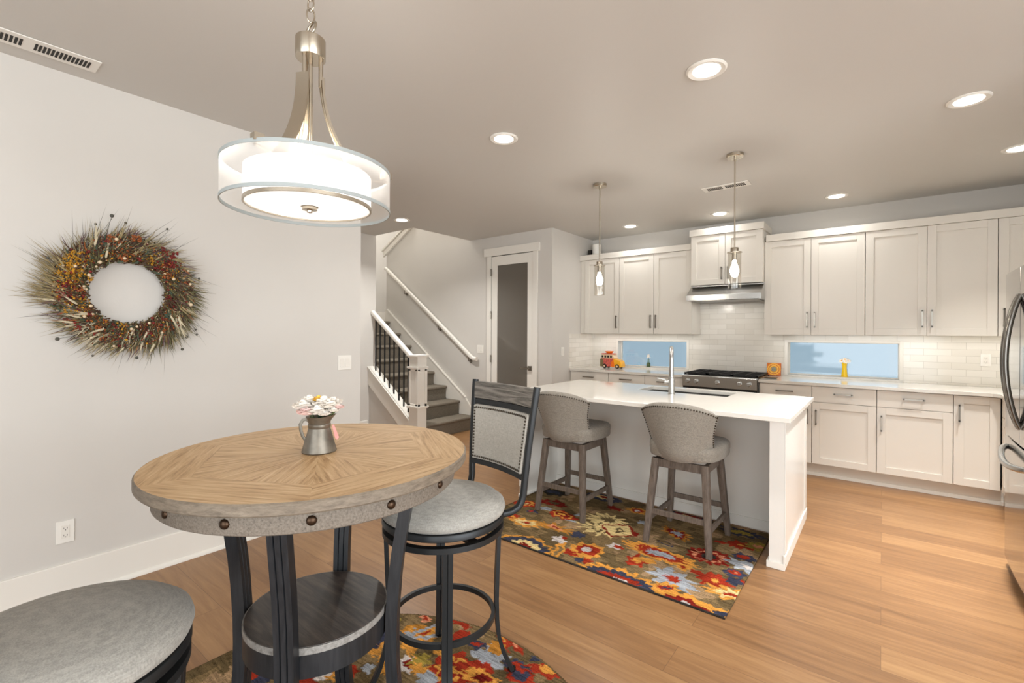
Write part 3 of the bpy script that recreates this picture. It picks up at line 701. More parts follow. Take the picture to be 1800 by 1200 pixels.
# ================================================================== LAMPS
for i, (x, y) in enumerate(CANS):
    lab = ['recessed ceiling light nearest the viewer, right of the drum lamp, above the stools',
           'recessed ceiling light at upper right, third one in from the right edge',
           'recessed ceiling light cut off at the right edge of the view',
           'recessed ceiling light between the drum lamp and the left glass pendant',
           'recessed ceiling light near the back wall above the big blue window',
           'recessed ceiling light in front of the short hood cabinet',
           'recessed ceiling light above the left wall cabinets by the left pendant',
           'recessed ceiling light over the stair hall beside the drum lamp'][i]
    t = thing('recessed_light', lab, 'ceiling light', (x, y, CEIL-.001), 0, 'recessed ceiling lights')
    MB().lathe([(.062, .0), (.066, -.006), (.088, -.010), (.096, -.004), (.096, .0)], n=40, cap=False).build('trim_ring', 'plastic', t)
    MB().lathe([(0, -.0075), (.064, -.0075), (.064, -.002), (0, -.002)], n=32).build('lens', 'can_lens', t)
pend0 = None
for (x, y, lab) in ((-.86, 3.74, 'clear glass cylinder pendant hanging right, in front of the range hood'), (-1.98, 3.763, 'clear glass cylinder pendant hanging left, in front of the corner cabinet')):
    if pend0 is None:
        t = pend0 = thing('glass_pendant', lab, 'pendant lamp', (x, y, CEIL), 0, 'glass pendants over the island')
        MB().lathe([(0, -.001), (.060, -.001), (.060, -.022), (.056, -.026), (0, -.026)], n=36).build('ceiling_cup', 'nickel', t)
        MB().tube([(0, 0, -.02), (0, 0, -.70)], .0058, 12).lathe([(.0, -.026), (.009, -.026), (.009, -.05), (0, -.05)], n=12).build('rod', 'nickel', t)
        MB().lathe([(0, -.690), (.026, -.690), (.028, -.694), (.028, -.722), (.052, -.723), (.052, -.728), (.018, -.729), (.018, -.785), (0, -.785)], n=28).build('socket_cap', 'nickel', t)
        MB().lathe([(.046, -.729), (.046, -.990), (.0425, -.990), (.0425, -.729)], n=36, cap=False).build('glass_shade', 'pendant_glass', t)
        MB().lathe([(0, -.785), (.012, -.787), (.016, -.81), (.028, -.84), (.030, -.865), (.022, -.89), (0, -.90)], n=20).build('bulb', 'bulb', t)
    else: copy_thing(pend0, lab, (x, y, CEIL))

# drum chandelier over the table
LX, LY = -1.395, .752
dl = thing('drum_chandelier', 'large brushed nickel drum chandelier with sheer white double shade over the round table', 'chandelier', (LX, LY, 0))
R = .240; z0, z1 = 1.767, 1.882
MB().lathe([(R, z0), (R, z1)], n=96, cap=False).build('outer_shade', 'sheer', dl)
for z in (z0, z1): MB().lathe([(R-.0012, z-.005), (R+.0016, z-.005), (R+.0016, z+.005), (R-.0012, z+.005), (R-.0012, z-.005)], n=96, cap=False).build('shade_rim', 'rim', dl)
Ri = .182
MB().lathe([(Ri, z0+.006), (Ri, z1-.012)], n=80, cap=False).build('inner_shade', 'inner_shade', dl)
MB().lathe([(0, z0+.004), (Ri-.003, z0+.004), (Ri-.003, z0+.009), (0, z0+.009)], n=80).build('diffuser', 'diffuser', dl)
MB().lathe([(Ri-.004, z0+.000), (Ri+.0015, z0+.000), (Ri+.0015, z0+.010), (Ri-.004, z0+.010), (Ri-.004, z0)], n=80, cap=False).build('diffuser_ring', 'nickel', dl)
MB().lathe([(0, z0-.016), (.008, z0-.014), (.009, z0-.008), (.022, z0-.006), (.022, z0+.002), (.026, z0+.003), (0, z0+.004)], n=28).build('finial', 'nickel', dl)
# cap, rod, arms
MB().lathe([(0, 2.228), (.042, 2.228), (.044, 2.231), (.044, 2.288), (.041, 2.291), (0, 2.291)], n=40).build('cap', 'nickel', dl)
MB().tube([(0, 0, 2.235), (0, 0, 1.775)], .0065, 14).build('stem', 'nickel', dl)
for k in range(3):
    a = math.radians((-62, 58, 178)[k]); ca, sa = math.cos(a), math.sin(a)
    MB().tube([(ca*.030, sa*.030, 2.235), (ca*.030, sa*.030, 2.145)], .0068, 12).build('arm_rod', 'nickel', dl)
    P = []
    for j in range(19):
        u = j/18; r = .038+.113*u**2.2; P.append((ca*r, sa*r, 2.168-(2.168-1.875)*u))
    MB().sweep(P, [(-.021, -.0035), (.021, -.0035), (.021, .0035), (-.021, .0035)], up=(ca, sa, 0.0)).build('arm_blade', 'nickel', dl)
    P = []
    for j in range(19):
        u = j/18; r = .028+.108*u**2.3; P.append((ca*r, sa*r, 2.21-(2.21-1.875)*u))
    MB().tube(P, .0048, 10).build('arm_curve', 'nickel', dl)
    MB().tube([(ca*.136, sa*.136, 1.875), (ca*.151, sa*.151, 1.873), (ca*(R-.002), sa*(R-.002), 1.872)], .004, 8).box(ca*(R-.012)-.013, ca*(R-.012)+.013, sa*(R-.012)-.013, sa*(R-.012)+.013, 1.882, 1.902).build('shade_bracket', 'nickel', dl)
# ring and chain
P = [(.026*math.cos(2*PI*i/24), .026*math.sin(2*PI*i/24)*.35, 2.318+.028*math.sin(2*PI*i/24)) for i in range(24)]
MB().tube(P, .0042, 10, True).build('loop', 'nickel', dl)
z = 2.352; k = 0
while z < 2.70:
    P = []
    for i in range(20):
        a = 2*PI*i/20; u, v = .011*math.cos(a), (.022*math.sin(a))
        P.append((u if k % 2 else 0.3*u, 0.3*u if k % 2 else u, z+.012+v))
    MB().tube(P, .0026, 8, True).build('chain_link', 'nickel', dl); z += .0335; k += 1
MB().lathe([(0, CEIL-.001), (.065, CEIL-.001), (.062, CEIL-.02), (.02, CEIL-.03), (0, CEIL-.03)], n=32).build('ceiling_cup', 'nickel', dl)
pl = bpy.data.lights.new('chandelier_bulb', 'POINT'); pl.energy = 7; pl.color = (1, .95, .88); pl.shadow_soft_size = .06
po = bpy.data.objects.new('chandelier_bulb', pl); C.objects.link(po); po.location = (LX, LY, 1.93)

# vents
def vent(label, x0, x1, y0, y1, slots, alongx):
    t = thing('ceiling_vent', label, 'vent', ((x0+x1)/2, (y0+y1)/2, CEIL-.001))
    hx, hy = (x1-x0)/2, (y1-y0)/2
    MB().box(-hx, hx, -hy, hy, -.006, 0).build('frame', 'plastic', t, bevel=.002)
    for a0, a1, n in slots:
        s = MB()
        for i in range(n):
            p = a0+(a1-a0)*(i+.5)/n; w = abs(a1-a0)/n*.32
            if alongx: s.box(p-w, p+w, -hy*.55, hy*.55, -.0075, -.0055)
            else: s.box(-hx*.5, hx*.5, p-w, p+w, -.0075, -.0055)
        s.build('louvres', 'slot', t)
vent('long white slotted supply vent on the ceiling above the wreath', -3.175, -3.03, .0, .561, [(-.24, .015, 17), (.05, .25, 14)], False)
vent('small white slotted vent on the ceiling between the glass pendants and the hood', -1.306, -.912, 4.43, 4.57, [(-.005, .16, 11), (-.16, -.03, 9)], True)

# switches and outlets: plate faces local -Y
def plate(name, label, cat, loc, rz, gangs, kind):
    t = thing(name, label, cat, loc, rz); w = .035+.023*(gangs-1)
    MB().box(-w, w, -.006, -.0005, -.057, .057).build('plate', 'plastic', t, bevel=.002)
    for g in range(gangs):
        x = (g-(gangs-1)/2)*.046
        if kind == 'switch': MB().prism([(-.0055, -.033), (-.010, -.033), (-.0075, 0), (-.0085, .033), (-.0055, .033)], 'x', x-.0165, x+.0165).build('rocker', 'trim', t, bevel=.001)
        else:
            MB().box(x-.0165, x+.0165, -.008, -.005, -.033, .033).build('insert', 'trim', t, bevel=.001)
            s = MB()
            for dz in (-.018, .018): s.box(x-.0075, x-.0055, -.0086, -.0078, dz-.003, dz+.005).box(x+.0055, x+.0075, -.0086, -.0078, dz-.003, dz+.005).box(x-.002, x+.002, -.0086, -.0078, dz-.010, dz-.006)
            s.build('slots', 'slot', t)
    return t
plate('light_switch', 'white double light switch plate at the end of the wreath wall', 'light switch', (LEFTX, 2.075, 1.143), PI/2, 2, 'switch')
plate('light_switch', 'white light switch plate beside the pantry door and the handrail end', 'light switch', (-4.479, 4.955, 1.148), 0, 2, 'switch')
plate('light_switch', 'single white light switch on the kitchen side wall left of the backsplash', 'light switch', (KLX, 5.206, 1.142), PI/2, 1, 'switch')
plate('wall_outlet', 'white wall outlet low on the wreath wall above the baseboard', 'outlet', (LEFTX, .476, .346), PI/2, 1, 'outlet')
plate('wall_outlet', 'white outlet on the tile backsplash near the fridge', 'outlet', (.736, 5.992, 1.158), 0, 1, 'outlet')
# ================================================================== RUGS
RC = {'o': rgb(124, 103, 72), 'O': rgb(98, 82, 56), 'r': rgb(152, 50, 32), 'R': rgb(122, 34, 26), 'y': rgb(204, 142, 64), 'g': rgb(176, 120, 50), 'c': rgb(212, 188, 132),
      'w': rgb(202, 192, 186), 'b': rgb(154, 158, 164), 'n': rgb(58, 60, 76), 'p': rgb(212, 140, 104), 'k': rgb(52, 48, 44), 'l': rgb(150, 130, 60), 't': rgb(156, 128, 96)}
def rug_mat():
    m, nt, p = new_mat('tufted_rug'); L = nt.links.new; p.inputs['Roughness'].default_value = 1.0; p.inputs['Specular IOR Level'].default_value = .05
    at = N(nt, 'ShaderNodeAttribute', attribute_name='pile'); t = N(nt, 'ShaderNodeTexCoord')
    n = N(nt, 'ShaderNodeTexNoise', Scale=260.0, Detail=3.0); L(t.outputs['Object'], n.inputs['Vector'])
    mp = N(nt, 'ShaderNodeMapping'); mp.inputs['Rotation'].default_value = (0, 0, .9); mp.inputs['Scale'].default_value = (9, 70, 30); L(t.outputs['Object'], mp.inputs[0])
    n2 = N(nt, 'ShaderNodeTexNoise', Scale=1.6, Detail=4.0); L(mp.outputs[0], n2.inputs['Vector'])
    a = N(nt, 'ShaderNodeMath', operation='ADD'); L(n.outputs[0], a.inputs[0]); L(n2.outputs[0], a.inputs[1])
    r = N(nt, 'ShaderNodeMapRange'); r.inputs[1].default_value = .7; r.inputs[2].default_value = 1.3; r.inputs[3].default_value = .38; r.inputs[4].default_value = 1.5; L(a.outputs[0], r.inputs[0])
    mx = N(nt, 'ShaderNodeVectorMath', operation='SCALE'); L(at.outputs['Color'], mx.inputs[0]); L(r.outputs[0], mx.inputs['Scale']); L(mx.outputs[0], p.inputs['Base Color'])
    b = N(nt, 'ShaderNodeBump', Strength=.9, Distance=.003); L(a.outputs[0], b.inputs['Height']); L(b.outputs[0], p.inputs['Normal'])
    return m
M['rug'] = rug_mat()
def rug(name, nx, ny, x0, y0, dx, motifs, inside, seed, edge='k', T=.010):
    rs = np.random.RandomState(seed)
    X, Y = np.meshgrid(x0+dx*np.arange(nx), y0+dx*np.arange(ny), indexing='ij')
    # wobble gives hand-tufted outlines
    def smooth(k):
        g = rs.rand(int(nx*dx/k)+3, int(ny*dx/k)+3); fx = (X-x0)/k; fy = (Y-y0)/k; ix = fx.astype(int); iy = fy.astype(int); ax = fx-ix; ay = fy-iy
        ax = ax*ax*(3-2*ax); ay = ay*ay*(3-2*ay)
        return (g[ix, iy]*(1-ax)+g[ix+1, iy]*ax)*(1-ay)+(g[ix, iy+1]*(1-ax)+g[ix+1, iy+1]*ax)*ay-.5
    wx = X+.030*smooth(.05)+.016*smooth(.02)+.008*smooth(.011); wy = Y+.030*smooth(.05)+.016*smooth(.02)+.008*smooth(.011)
    col = np.zeros((nx, ny, 3)); col[:] = RC['o'][:3]
    s1 = smooth(.16); s2 = smooth(.05)
    col[(s1+.4*s2) > .12] = RC['O'][:3]; col[(s1-.4*s2) < -.26] = RC['t'][:3]
    hgt = np.zeros((nx, ny))
    for (mx, my, ra, rb, ang, n, amp, layers) in motifs:
        c, s = math.cos(math.radians(ang)), math.sin(math.radians(ang))
        u = ((wx-mx)*c+(wy-my)*s)/ra; v = (-(wx-mx)*s+(wy-my)*c)/rb
        rho = np.hypot(u, v); th = np.arctan2(v, u)
        for k, (sc, cc) in enumerate(layers):
            if n == -1: f = sc*(1-.55*np.abs(np.sin(th*1.0))**1.0*0)*(1.0/np.maximum(.7, np.abs(np.cos(th))+np.abs(np.sin(th))))   # diamond
            elif n == 0: f = np.full_like(th, sc)
            else: f = sc*(1+amp*(2*np.abs(((th*n/(2*PI)+.25*k) % 1)-.5)*2-1))
            m = rho < f; col[m] = RC[cc][:3]; hgt[m] = .0015
    ok = inside(X, Y)
    # dark binding around the edge
    m = ~inside(X+.012, Y) | ~inside(X-.012, Y) | ~inside(X, Y+.012) | ~inside(X, Y-.012)
    col[m] = RC[edge][:3]; hgt[m] = -.002
    idx = -np.ones((nx, ny), int); idx[ok] = np.arange(ok.sum())
    V = np.stack([X[ok], Y[ok], T+hgt[ok]], 1); VC = np.concatenate([col[ok], np.ones((ok.sum(), 1))], 1)
    q = ok[:-1, :-1] & ok[1:, :-1] & ok[1:, 1:] & ok[:-1, 1:]
    F = np.stack([idx[:-1, :-1][q], idx[1:, :-1][q], idx[1:, 1:][q], idx[:-1, 1:][q]], 1)
    # skirt down to the floor
    from collections import Counter
    E = np.concatenate([F[:, [0, 1]], F[:, [1, 2]], F[:, [2, 3]], F[:, [3, 0]]]); Es = set(map(tuple, E.tolist()))
    bd = [(a, b) for a, b in Es if (b, a) not in Es]
    bv = sorted({a for e in bd for a in e}); mp = {a: len(V)+i for i, a in enumerate(bv)}
    V2 = V[bv].copy(); V2[:, 2] = .0005; V = np.concatenate([V, V2]); VC = np.concatenate([VC, np.tile(np.array([[*RC['k'][:3], 1]]), (len(bv), 1))])
    faces = F.tolist()+[(b, a, mp[a], mp[b]) for a, b in bd]
    me = bpy.data.meshes.new(name); me.from_pydata(V.tolist(), [], faces)
    ca = me.color_attributes.new('pile', 'FLOAT_COLOR', 'POINT'); ca.data.foreach_set('color', VC.astype(np.float32).ravel())
    me.polygons.foreach_set('use_smooth', [True]*len(me.polygons)); me.materials.append(M['rug'])
    o = bpy.data.objects.new(name, me); C.objects.link(o); return o
F_ = lambda *a: list(a)
leafO = [(1.0, 'y'), (.72, 'r'), (.42, 'w')]
mA = [
    (-1.81, 2.42, 0.213, 0.146, 0, 14, 0.08, [(1.0, 'y'), (0.86, 'O'), (0.8, 'n'), (0.55, 'c'), (0.25, 'R')]),
    (-1.149, 2.399, 0.280, 0.146, -3, 22, 0.1, [(1.0, 'y'), (0.8, 'n'), (0.55, 'r'), (0.3, 'w'), (0.18, 'R')]),
    (-0.783, 2.403, 0.190, 0.112, 0, 12, 0.12, [(1.0, 'y'), (0.66, 'R'), (0.35, 'w')]),
    (-1.536, 3.002, 0.168, 0.123, 0, 13, 0.3, [(1.0, 'c'), (0.62, 'O'), (0.45, 'c')]),
    (-1.584, 3.15, 0.146, 0.090, 0, 13, 0.34, [(1.0, 'c'), (0.45, 'O')]),
    (-1.431, 3.031, 0.140, 0.140, 0, -1, 0, [(1.0, 'R'), (0.82, 'c'), (0.35, 'O'), (0.15, 'c')]),
    (-1.08, 2.869, 0.235, 0.084, -6, 16, 0.16, [(1.0, 'y'), (0.68, 'r'), (0.38, 'b')]),
    (-1.163, 2.698, 0.056, 0.078, 30, 5, 0.3, [(1.0, 'r'), (0.4, 'y')]),
    (-1.131, 2.736, 0.067, 0.022, 15, 0, 0, [(1.0, 'y')]),
    (-1.462, 2.631, 0.106, 0.101, 20, 9, 0.14, [(1.0, 'y'), (0.66, 'r'), (0.32, 'w')]),
    (-1.531, 2.536, 0.050, 0.028, 0, 6, 0.2, [(1.0, 'r')]),
    (-1.596, 2.514, 0.034, 0.134, 20, 0, 0, [(1.0, 'y'), (0.5, 'o')]),
    (-0.917, 2.622, 0.095, 0.134, 70, 9, 0.3, [(1.0, 'b'), (0.35, 'r')]),
    (-0.92, 2.797, 0.050, 0.039, 0, 6, 0.2, [(1.0, 'y'), (0.4, 'r')]),
    (-0.836, 3.03, 0.118, 0.106, 0, 14, 0.14, [(1.0, 'R'), (0.74, 'p'), (0.6, 'R'), (0.35, 'k')]),
    (-0.83, 2.777, 0.039, 0.022, 0, 5, 0.2, [(1.0, 'r')]),
    (-0.724, 2.75, 0.092, 0.078, 0, 9, 0.2, [(1.0, 'r'), (0.3, 'y')]),
    (-0.717, 3.323, 0.084, 0.062, 0, 9, 0.2, [(1.0, 'r'), (0.28, 'y')]),
    (-0.658, 3.154, 0.062, 0.045, 0, 6, 0.2, [(1.0, 'n'), (0.5, 'r')]),
    (-0.619, 3.368, 0.084, 0.067, 0, 8, 0.2, [(1.0, 'l'), (0.4, 'p')]),
    (-0.628, 3.03, 0.106, 0.056, -20, 7, 0.34, [(1.0, 'b'), (0.3, 'w')]),
    (-0.651, 2.915, 0.062, 0.050, 10, 6, 0.22, [(1.0, 'n'), (0.5, 'r'), (0.2, 'p')]),
    (-0.609, 2.838, 0.045, 0.022, 0, 5, 0.2, [(1.0, 'r')]),
    (-0.634, 2.819, 0.034, 0.045, 0, 5, 0.3, [(1.0, 'n')]),
    (-0.613, 2.668, 0.134, 0.067, 12, 10, 0.28, [(1.0, 'y'), (0.65, 'c'), (0.3, 'r')]),
    (-0.915, 2.512, 0.067, 0.050, 10, 8, 0.25, [(1.0, 'y'), (0.5, 'r'), (0.25, 'n')]),
    (-0.627, 2.467, 0.112, 0.025, 4, 0, 0, [(1.0, 'y')]),
    (-0.595, 2.444, 0.067, 0.028, 0, 5, 0.2, [(1.0, 'n')]),
    (-2.243, 3.035, 0.095, 0.067, 10, 10, 0.15, [(1.0, 'r'), (0.7, 'y'), (0.45, 'r'), (0.2, 'c')]),
    (-2.16, 2.766, 0.062, 0.039, 0, 7, 0.2, [(1.0, 'r'), (0.4, 'y')]),
    (-2.023, 2.736, 0.146, 0.056, 5, 10, 0.25, [(1.0, 'y'), (0.62, 'c'), (0.25, 'r')]),
    (-2.108, 2.937, 0.045, 0.034, 0, 5, 0.2, [(1.0, 'n'), (0.4, 'r')]),
    (-1.893, 3.019, 0.123, 0.067, -5, 7, 0.1, [(1.0, 'r'), (0.75, 'y'), (0.6, 'R'), (0.3, 'y')]),
    (-2.053, 3.047, 0.045, 0.034, 0, 6, 0.2, [(1.0, 'b')]),
    (-1.807, 2.794, 0.134, 0.050, 0, 10, 0.3, [(1.0, 'g'), (0.5, 'p'), (0.25, 'r')]),
    (-1.617, 2.787, 0.050, 0.045, 0, 7, 0.2, [(1.0, 'n')]),
    (-1.676, 2.651, 0.050, 0.039, 0, 6, 0.25, [(1.0, 'w')]),
    (-1.661, 2.689, 0.034, 0.022, 0, 5, 0.2, [(1.0, 'r')]),
    (-1.352, 2.789, 0.050, 0.034, 0, 6, 0.25, [(1.0, 'w')]),
    (-1.328, 2.786, 0.034, 0.020, 0, 5, 0.2, [(1.0, 'r')]),
    (-1.779, 2.962, 0.045, 0.013, 0, 0, 0, [(1.0, 'b')]),
    (-1.79, 3.111, 0.028, 0.034, 0, 5, 0.2, [(1.0, 'b')]),
    (-1.482, 3.459, 0.090, 0.050, 0, 8, 0.2, [(1.0, 'y'), (0.6, 'r'), (0.3, 'w')]),
    (-1.366, 3.261, 0.039, 0.034, 0, 6, 0.2, [(1.0, 'b')]),
    (-1.101, 3.233, 0.112, 0.056, -25, 11, 0.28, [(1.0, 'g'), (0.7, 'R'), (0.4, 'b')]),
    (-1.109, 3.035, 0.067, 0.025, -10, 0, 0, [(1.0, 'n'), (0.7, 'o')]),
    (-1.142, 3.588, 0.179, 0.078, 0, 14, 0.1, [(1.0, 'n'), (0.6, 'R'), (0.3, 'c')]),
    (-1.819, 3.559, 0.168, 0.067, 0, 14, 0.12, [(1.0, 'n'), (0.55, 'c'), (0.3, 'R')]),
    (-2.224, 3.403, 0.134, 0.067, 0, 8, 0.2, [(1.0, 'k'), (0.5, 'n')]),
    (-2.084, 3.189, 0.112, 0.056, 0, 8, 0.2, [(1.0, 'R'), (0.5, 'O')]),
    (-1.647, 3.388, 0.067, 0.034, 0, 7, 0.2, [(1.0, 'R')]),
    (-0.757, 3.532, 0.134, 0.056, 0, 12, 0.2, [(1.0, 'n'), (0.5, 'l')]),
    (-0.835, 3.293, 0.045, 0.022, 0, 5, 0.2, [(1.0, 'r')]),
    (-1.398, 2.516, 0.034, 0.034, 0, 5, 0.2, [(1.0, 'r')]),
    (-1.443, 2.495, 0.034, 0.028, 0, 5, 0.2, [(1.0, 'n')]),
]
mB = [
    (-1.652, 1.391, 0.084, 0.084, 0, 9, 0.12, [(1.0, 'g'), (0.7, 'y')]),
    (-1.628, 1.451, 0.042, 0.105, -38, 9, 0.1, [(1.0, 'b'), (0.55, 'y'), (0.3, 'r')]),
    (-1.714, 1.521, 0.038, 0.025, -38, 6, 0.2, [(1.0, 'p'), (0.5, 'r')]),
    (-1.301, 1.502, 0.071, 0.063, -20, 5, 0.42, [(1.0, 'b')]),
    (-1.548, 1.598, 0.055, 0.025, 0, 6, 0.25, [(1.0, 'r')]),
    (-1.492, 1.529, 0.034, 0.038, 0, 6, 0.25, [(1.0, 'r')]),
    (-1.408, 1.529, 0.059, 0.029, 0, 7, 0.2, [(1.0, 'n'), (0.55, 'r')]),
    (-1.321, 1.635, 0.071, 0.018, -30, 6, 0.2, [(1.0, 'r'), (0.4, 'y')]),
    (-1.26, 1.644, 0.059, 0.018, -30, 6, 0.2, [(1.0, 'r'), (0.4, 'p')]),
    (-1.358, 1.356, 0.109, 0.092, 10, 7, 0.16, [(1.0, 'r'), (0.72, 'y'), (0.55, 'R'), (0.3, 'y')]),
    (-1.3, 1.411, 0.076, 0.042, 25, 7, 0.2, [(1.0, 'r'), (0.3, 'y')]),
    (-1.242, 1.392, 0.084, 0.034, 15, 9, 0.2, [(1.0, 'y'), (0.5, 'R')]),
    (-1.531, 1.265, 0.059, 0.042, 0, 7, 0.25, [(1.0, 'w'), (0.5, 'R')]),
    (-1.513, 1.302, 0.050, 0.042, 0, 9, 0.3, [(1.0, 'l')]),
    (-1.465, 1.272, 0.050, 0.034, 0, 9, 0.3, [(1.0, 'y')]),
    (-1.63, 1.331, 0.076, 0.025, -20, 8, 0.3, [(1.0, 'y')]),
    (-1.493, 1.4, 0.076, 0.017, 0, 8, 0.3, [(1.0, 'y')]),
    (-1.771, 1.299, 0.109, 0.050, -60, 8, 0.2, [(1.0, 'y'), (0.5, 'n')]),
    (-1.751, 1.237, 0.084, 0.025, -20, 8, 0.25, [(1.0, 'y')]),
    (-1.774, 1.245, 0.042, 0.050, 0, 6, 0.2, [(1.0, 'n')]),
    (-1.179, 1.528, 0.059, 0.050, 0, 8, 0.2, [(1.0, 'n'), (0.6, 'r')]),
    (-1.133, 1.498, 0.067, 0.042, 0, 7, 0.2, [(1.0, 'r'), (0.5, 'n')]),
    (-1.061, 1.597, 0.092, 0.042, 20, 8, 0.2, [(1.0, 'r'), (0.4, 'y')]),
    (-1.136, 1.618, 0.050, 0.034, 0, 6, 0.2, [(1.0, 'O'), (0.5, 'n')]),
    (-1.316, 1.575, 0.050, 0.034, 0, 7, 0.25, [(1.0, 'g')]),
    (-1.405, 1.251, 0.042, 0.042, 0, 6, 0.25, [(1.0, 'b')]),
    (-1.807, 1.412, 0.042, 0.067, 0, 9, 0.25, [(1.0, 'O'), (0.4, 'l')]),
    (-1.999, 0.868, 0.076, 0.050, 0, 9, 0.2, [(1.0, 'y'), (0.55, 'r'), (0.3, 'b')]),
    (-1.984, 0.839, 0.042, 0.042, 0, 6, 0.2, [(1.0, 'r')]),
    (-1.925, 0.862, 0.042, 0.042, 0, 6, 0.2, [(1.0, 'n')]),
    (-1.813, 0.972, 0.076, 0.050, 0, 8, 0.2, [(1.0, 'r'), (0.4, 'R')]),
    (-1.763, 1.051, 0.076, 0.029, -20, 8, 0.25, [(1.0, 'y')]),
    (-1.75, 1.014, 0.034, 0.025, -20, 6, 0.25, [(1.0, 'w')]),
    (-1.68, 1.092, 0.042, 0.025, -20, 6, 0.25, [(1.0, 'r')]),
    (-1.651, 1.147, 0.025, 0.025, -20, 6, 0.25, [(1.0, 'b')]),
    (-1.608, 1.205, 0.059, 0.034, -20, 6, 0.25, [(1.0, 'y')]),
    (-2.11, 0.782, 0.042, 0.025, -20, 6, 0.25, [(1.0, 'O')]),
    (-0.57, 0.658, 0.039, 0.045, 43, 11, 0.22, [(1.0, 'y'), (0.6, 'r'), (0.3, 'w')]),
    (-0.806, 0.583, 0.069, 0.054, 148, 11, 0.22, [(1.0, 'b'), (0.35, 'r')]),
    (-1.847, 0.245, 0.081, 0.062, 130, 8, 0.22, [(1.0, 'n'), (0.5, 'r')]),
    (-1.229, 0.256, 0.087, 0.063, 93, 8, 0.22, [(1.0, 'b'), (0.35, 'r')]),
    (-0.609, 0.626, 0.086, 0.051, 143, 6, 0.22, [(1.0, 'n'), (0.5, 'r')]),
    (-1.722, -0.081, 0.044, 0.050, 92, 11, 0.22, [(1.0, 'b'), (0.35, 'r')]),
    (-1.021, 0.045, 0.081, 0.058, 93, 11, 0.22, [(1.0, 'n'), (0.5, 'r')]),
    (-1.534, 0.685, 0.043, 0.059, 118, 11, 0.22, [(1.0, 'n'), (0.5, 'r')]),
    (-1.251, 0.292, 0.063, 0.061, 90, 11, 0.22, [(1.0, 'n'), (0.5, 'r')]),
    (-0.687, 0.62, 0.055, 0.058, 142, 11, 0.22, [(1.0, 'n'), (0.5, 'r')]),
    (-1.37, 0.427, 0.081, 0.061, 157, 8, 0.22, [(1.0, 'b'), (0.35, 'r')]),
    (-0.863, 0.284, 0.090, 0.057, 129, 11, 0.22, [(1.0, 'b'), (0.35, 'r')]),
    (-1.272, 0.421, 0.057, 0.058, 125, 11, 0.22, [(1.0, 'g'), (0.5, 'c')]),
    (-1.513, 0.447, 0.080, 0.045, 2, 6, 0.22, [(1.0, 'y'), (0.6, 'r'), (0.3, 'w')]),
    (-0.505, -0.015, 0.072, 0.043, 58, 11, 0.22, [(1.0, 'g'), (0.5, 'c')]),
    (-0.699, -0.015, 0.042, 0.043, 53, 6, 0.22, [(1.0, 'g'), (0.5, 'c')]),
    (-1.423, 0.474, 0.037, 0.045, 63, 11, 0.22, [(1.0, 'y'), (0.6, 'r'), (0.3, 'w')]),
    (-2.062, -0.008, 0.035, 0.058, 5, 8, 0.22, [(1.0, 'y'), (0.6, 'r'), (0.3, 'w')]),
    (-1.691, 0.551, 0.076, 0.051, 0, 8, 0.22, [(1.0, 'r'), (0.4, 'y')]),
    (-1.157, 0.535, 0.043, 0.034, 88, 11, 0.22, [(1.0, 'r'), (0.4, 'y')]),
    (-1.096, 0.498, 0.054, 0.034, 114, 11, 0.22, [(1.0, 'b'), (0.35, 'r')]),
    (-0.874, 0.492, 0.078, 0.062, 180, 6, 0.22, [(1.0, 'b'), (0.35, 'r')]),
    (-1.344, 0.08, 0.083, 0.034, 32, 11, 0.22, [(1.0, 'b'), (0.35, 'r')]),
    (-1.164, 0.214, 0.053, 0.063, 87, 8, 0.22, [(1.0, 'g'), (0.5, 'c')]),
    (-1.681, 0.677, 0.075, 0.066, 171, 6, 0.22, [(1.0, 'y'), (0.6, 'r'), (0.3, 'w')]),
    (-1.695, 0.005, 0.039, 0.055, 130, 11, 0.22, [(1.0, 'r'), (0.4, 'y')]),
]
o = rug('runner_rug', 352, 244, -2.348, 2.425, .005, mA, lambda x, y: (x > -2.352) & (x < -.578) & (y > 2.42) & (y < 3.645), 3)
tag(o, 'rectangular floral wool rug in olive, orange and red under the counter stools', 'rug')
o = rug('round_rug', 366, 366, -1.30-.915, .75-.915, .005, mB, lambda x, y: (x+1.30)**2+(y-.75)**2 < .905**2, 5, 'O')
tag(o, 'round floral wool rug in olive, orange and red under the pub table', 'rug')

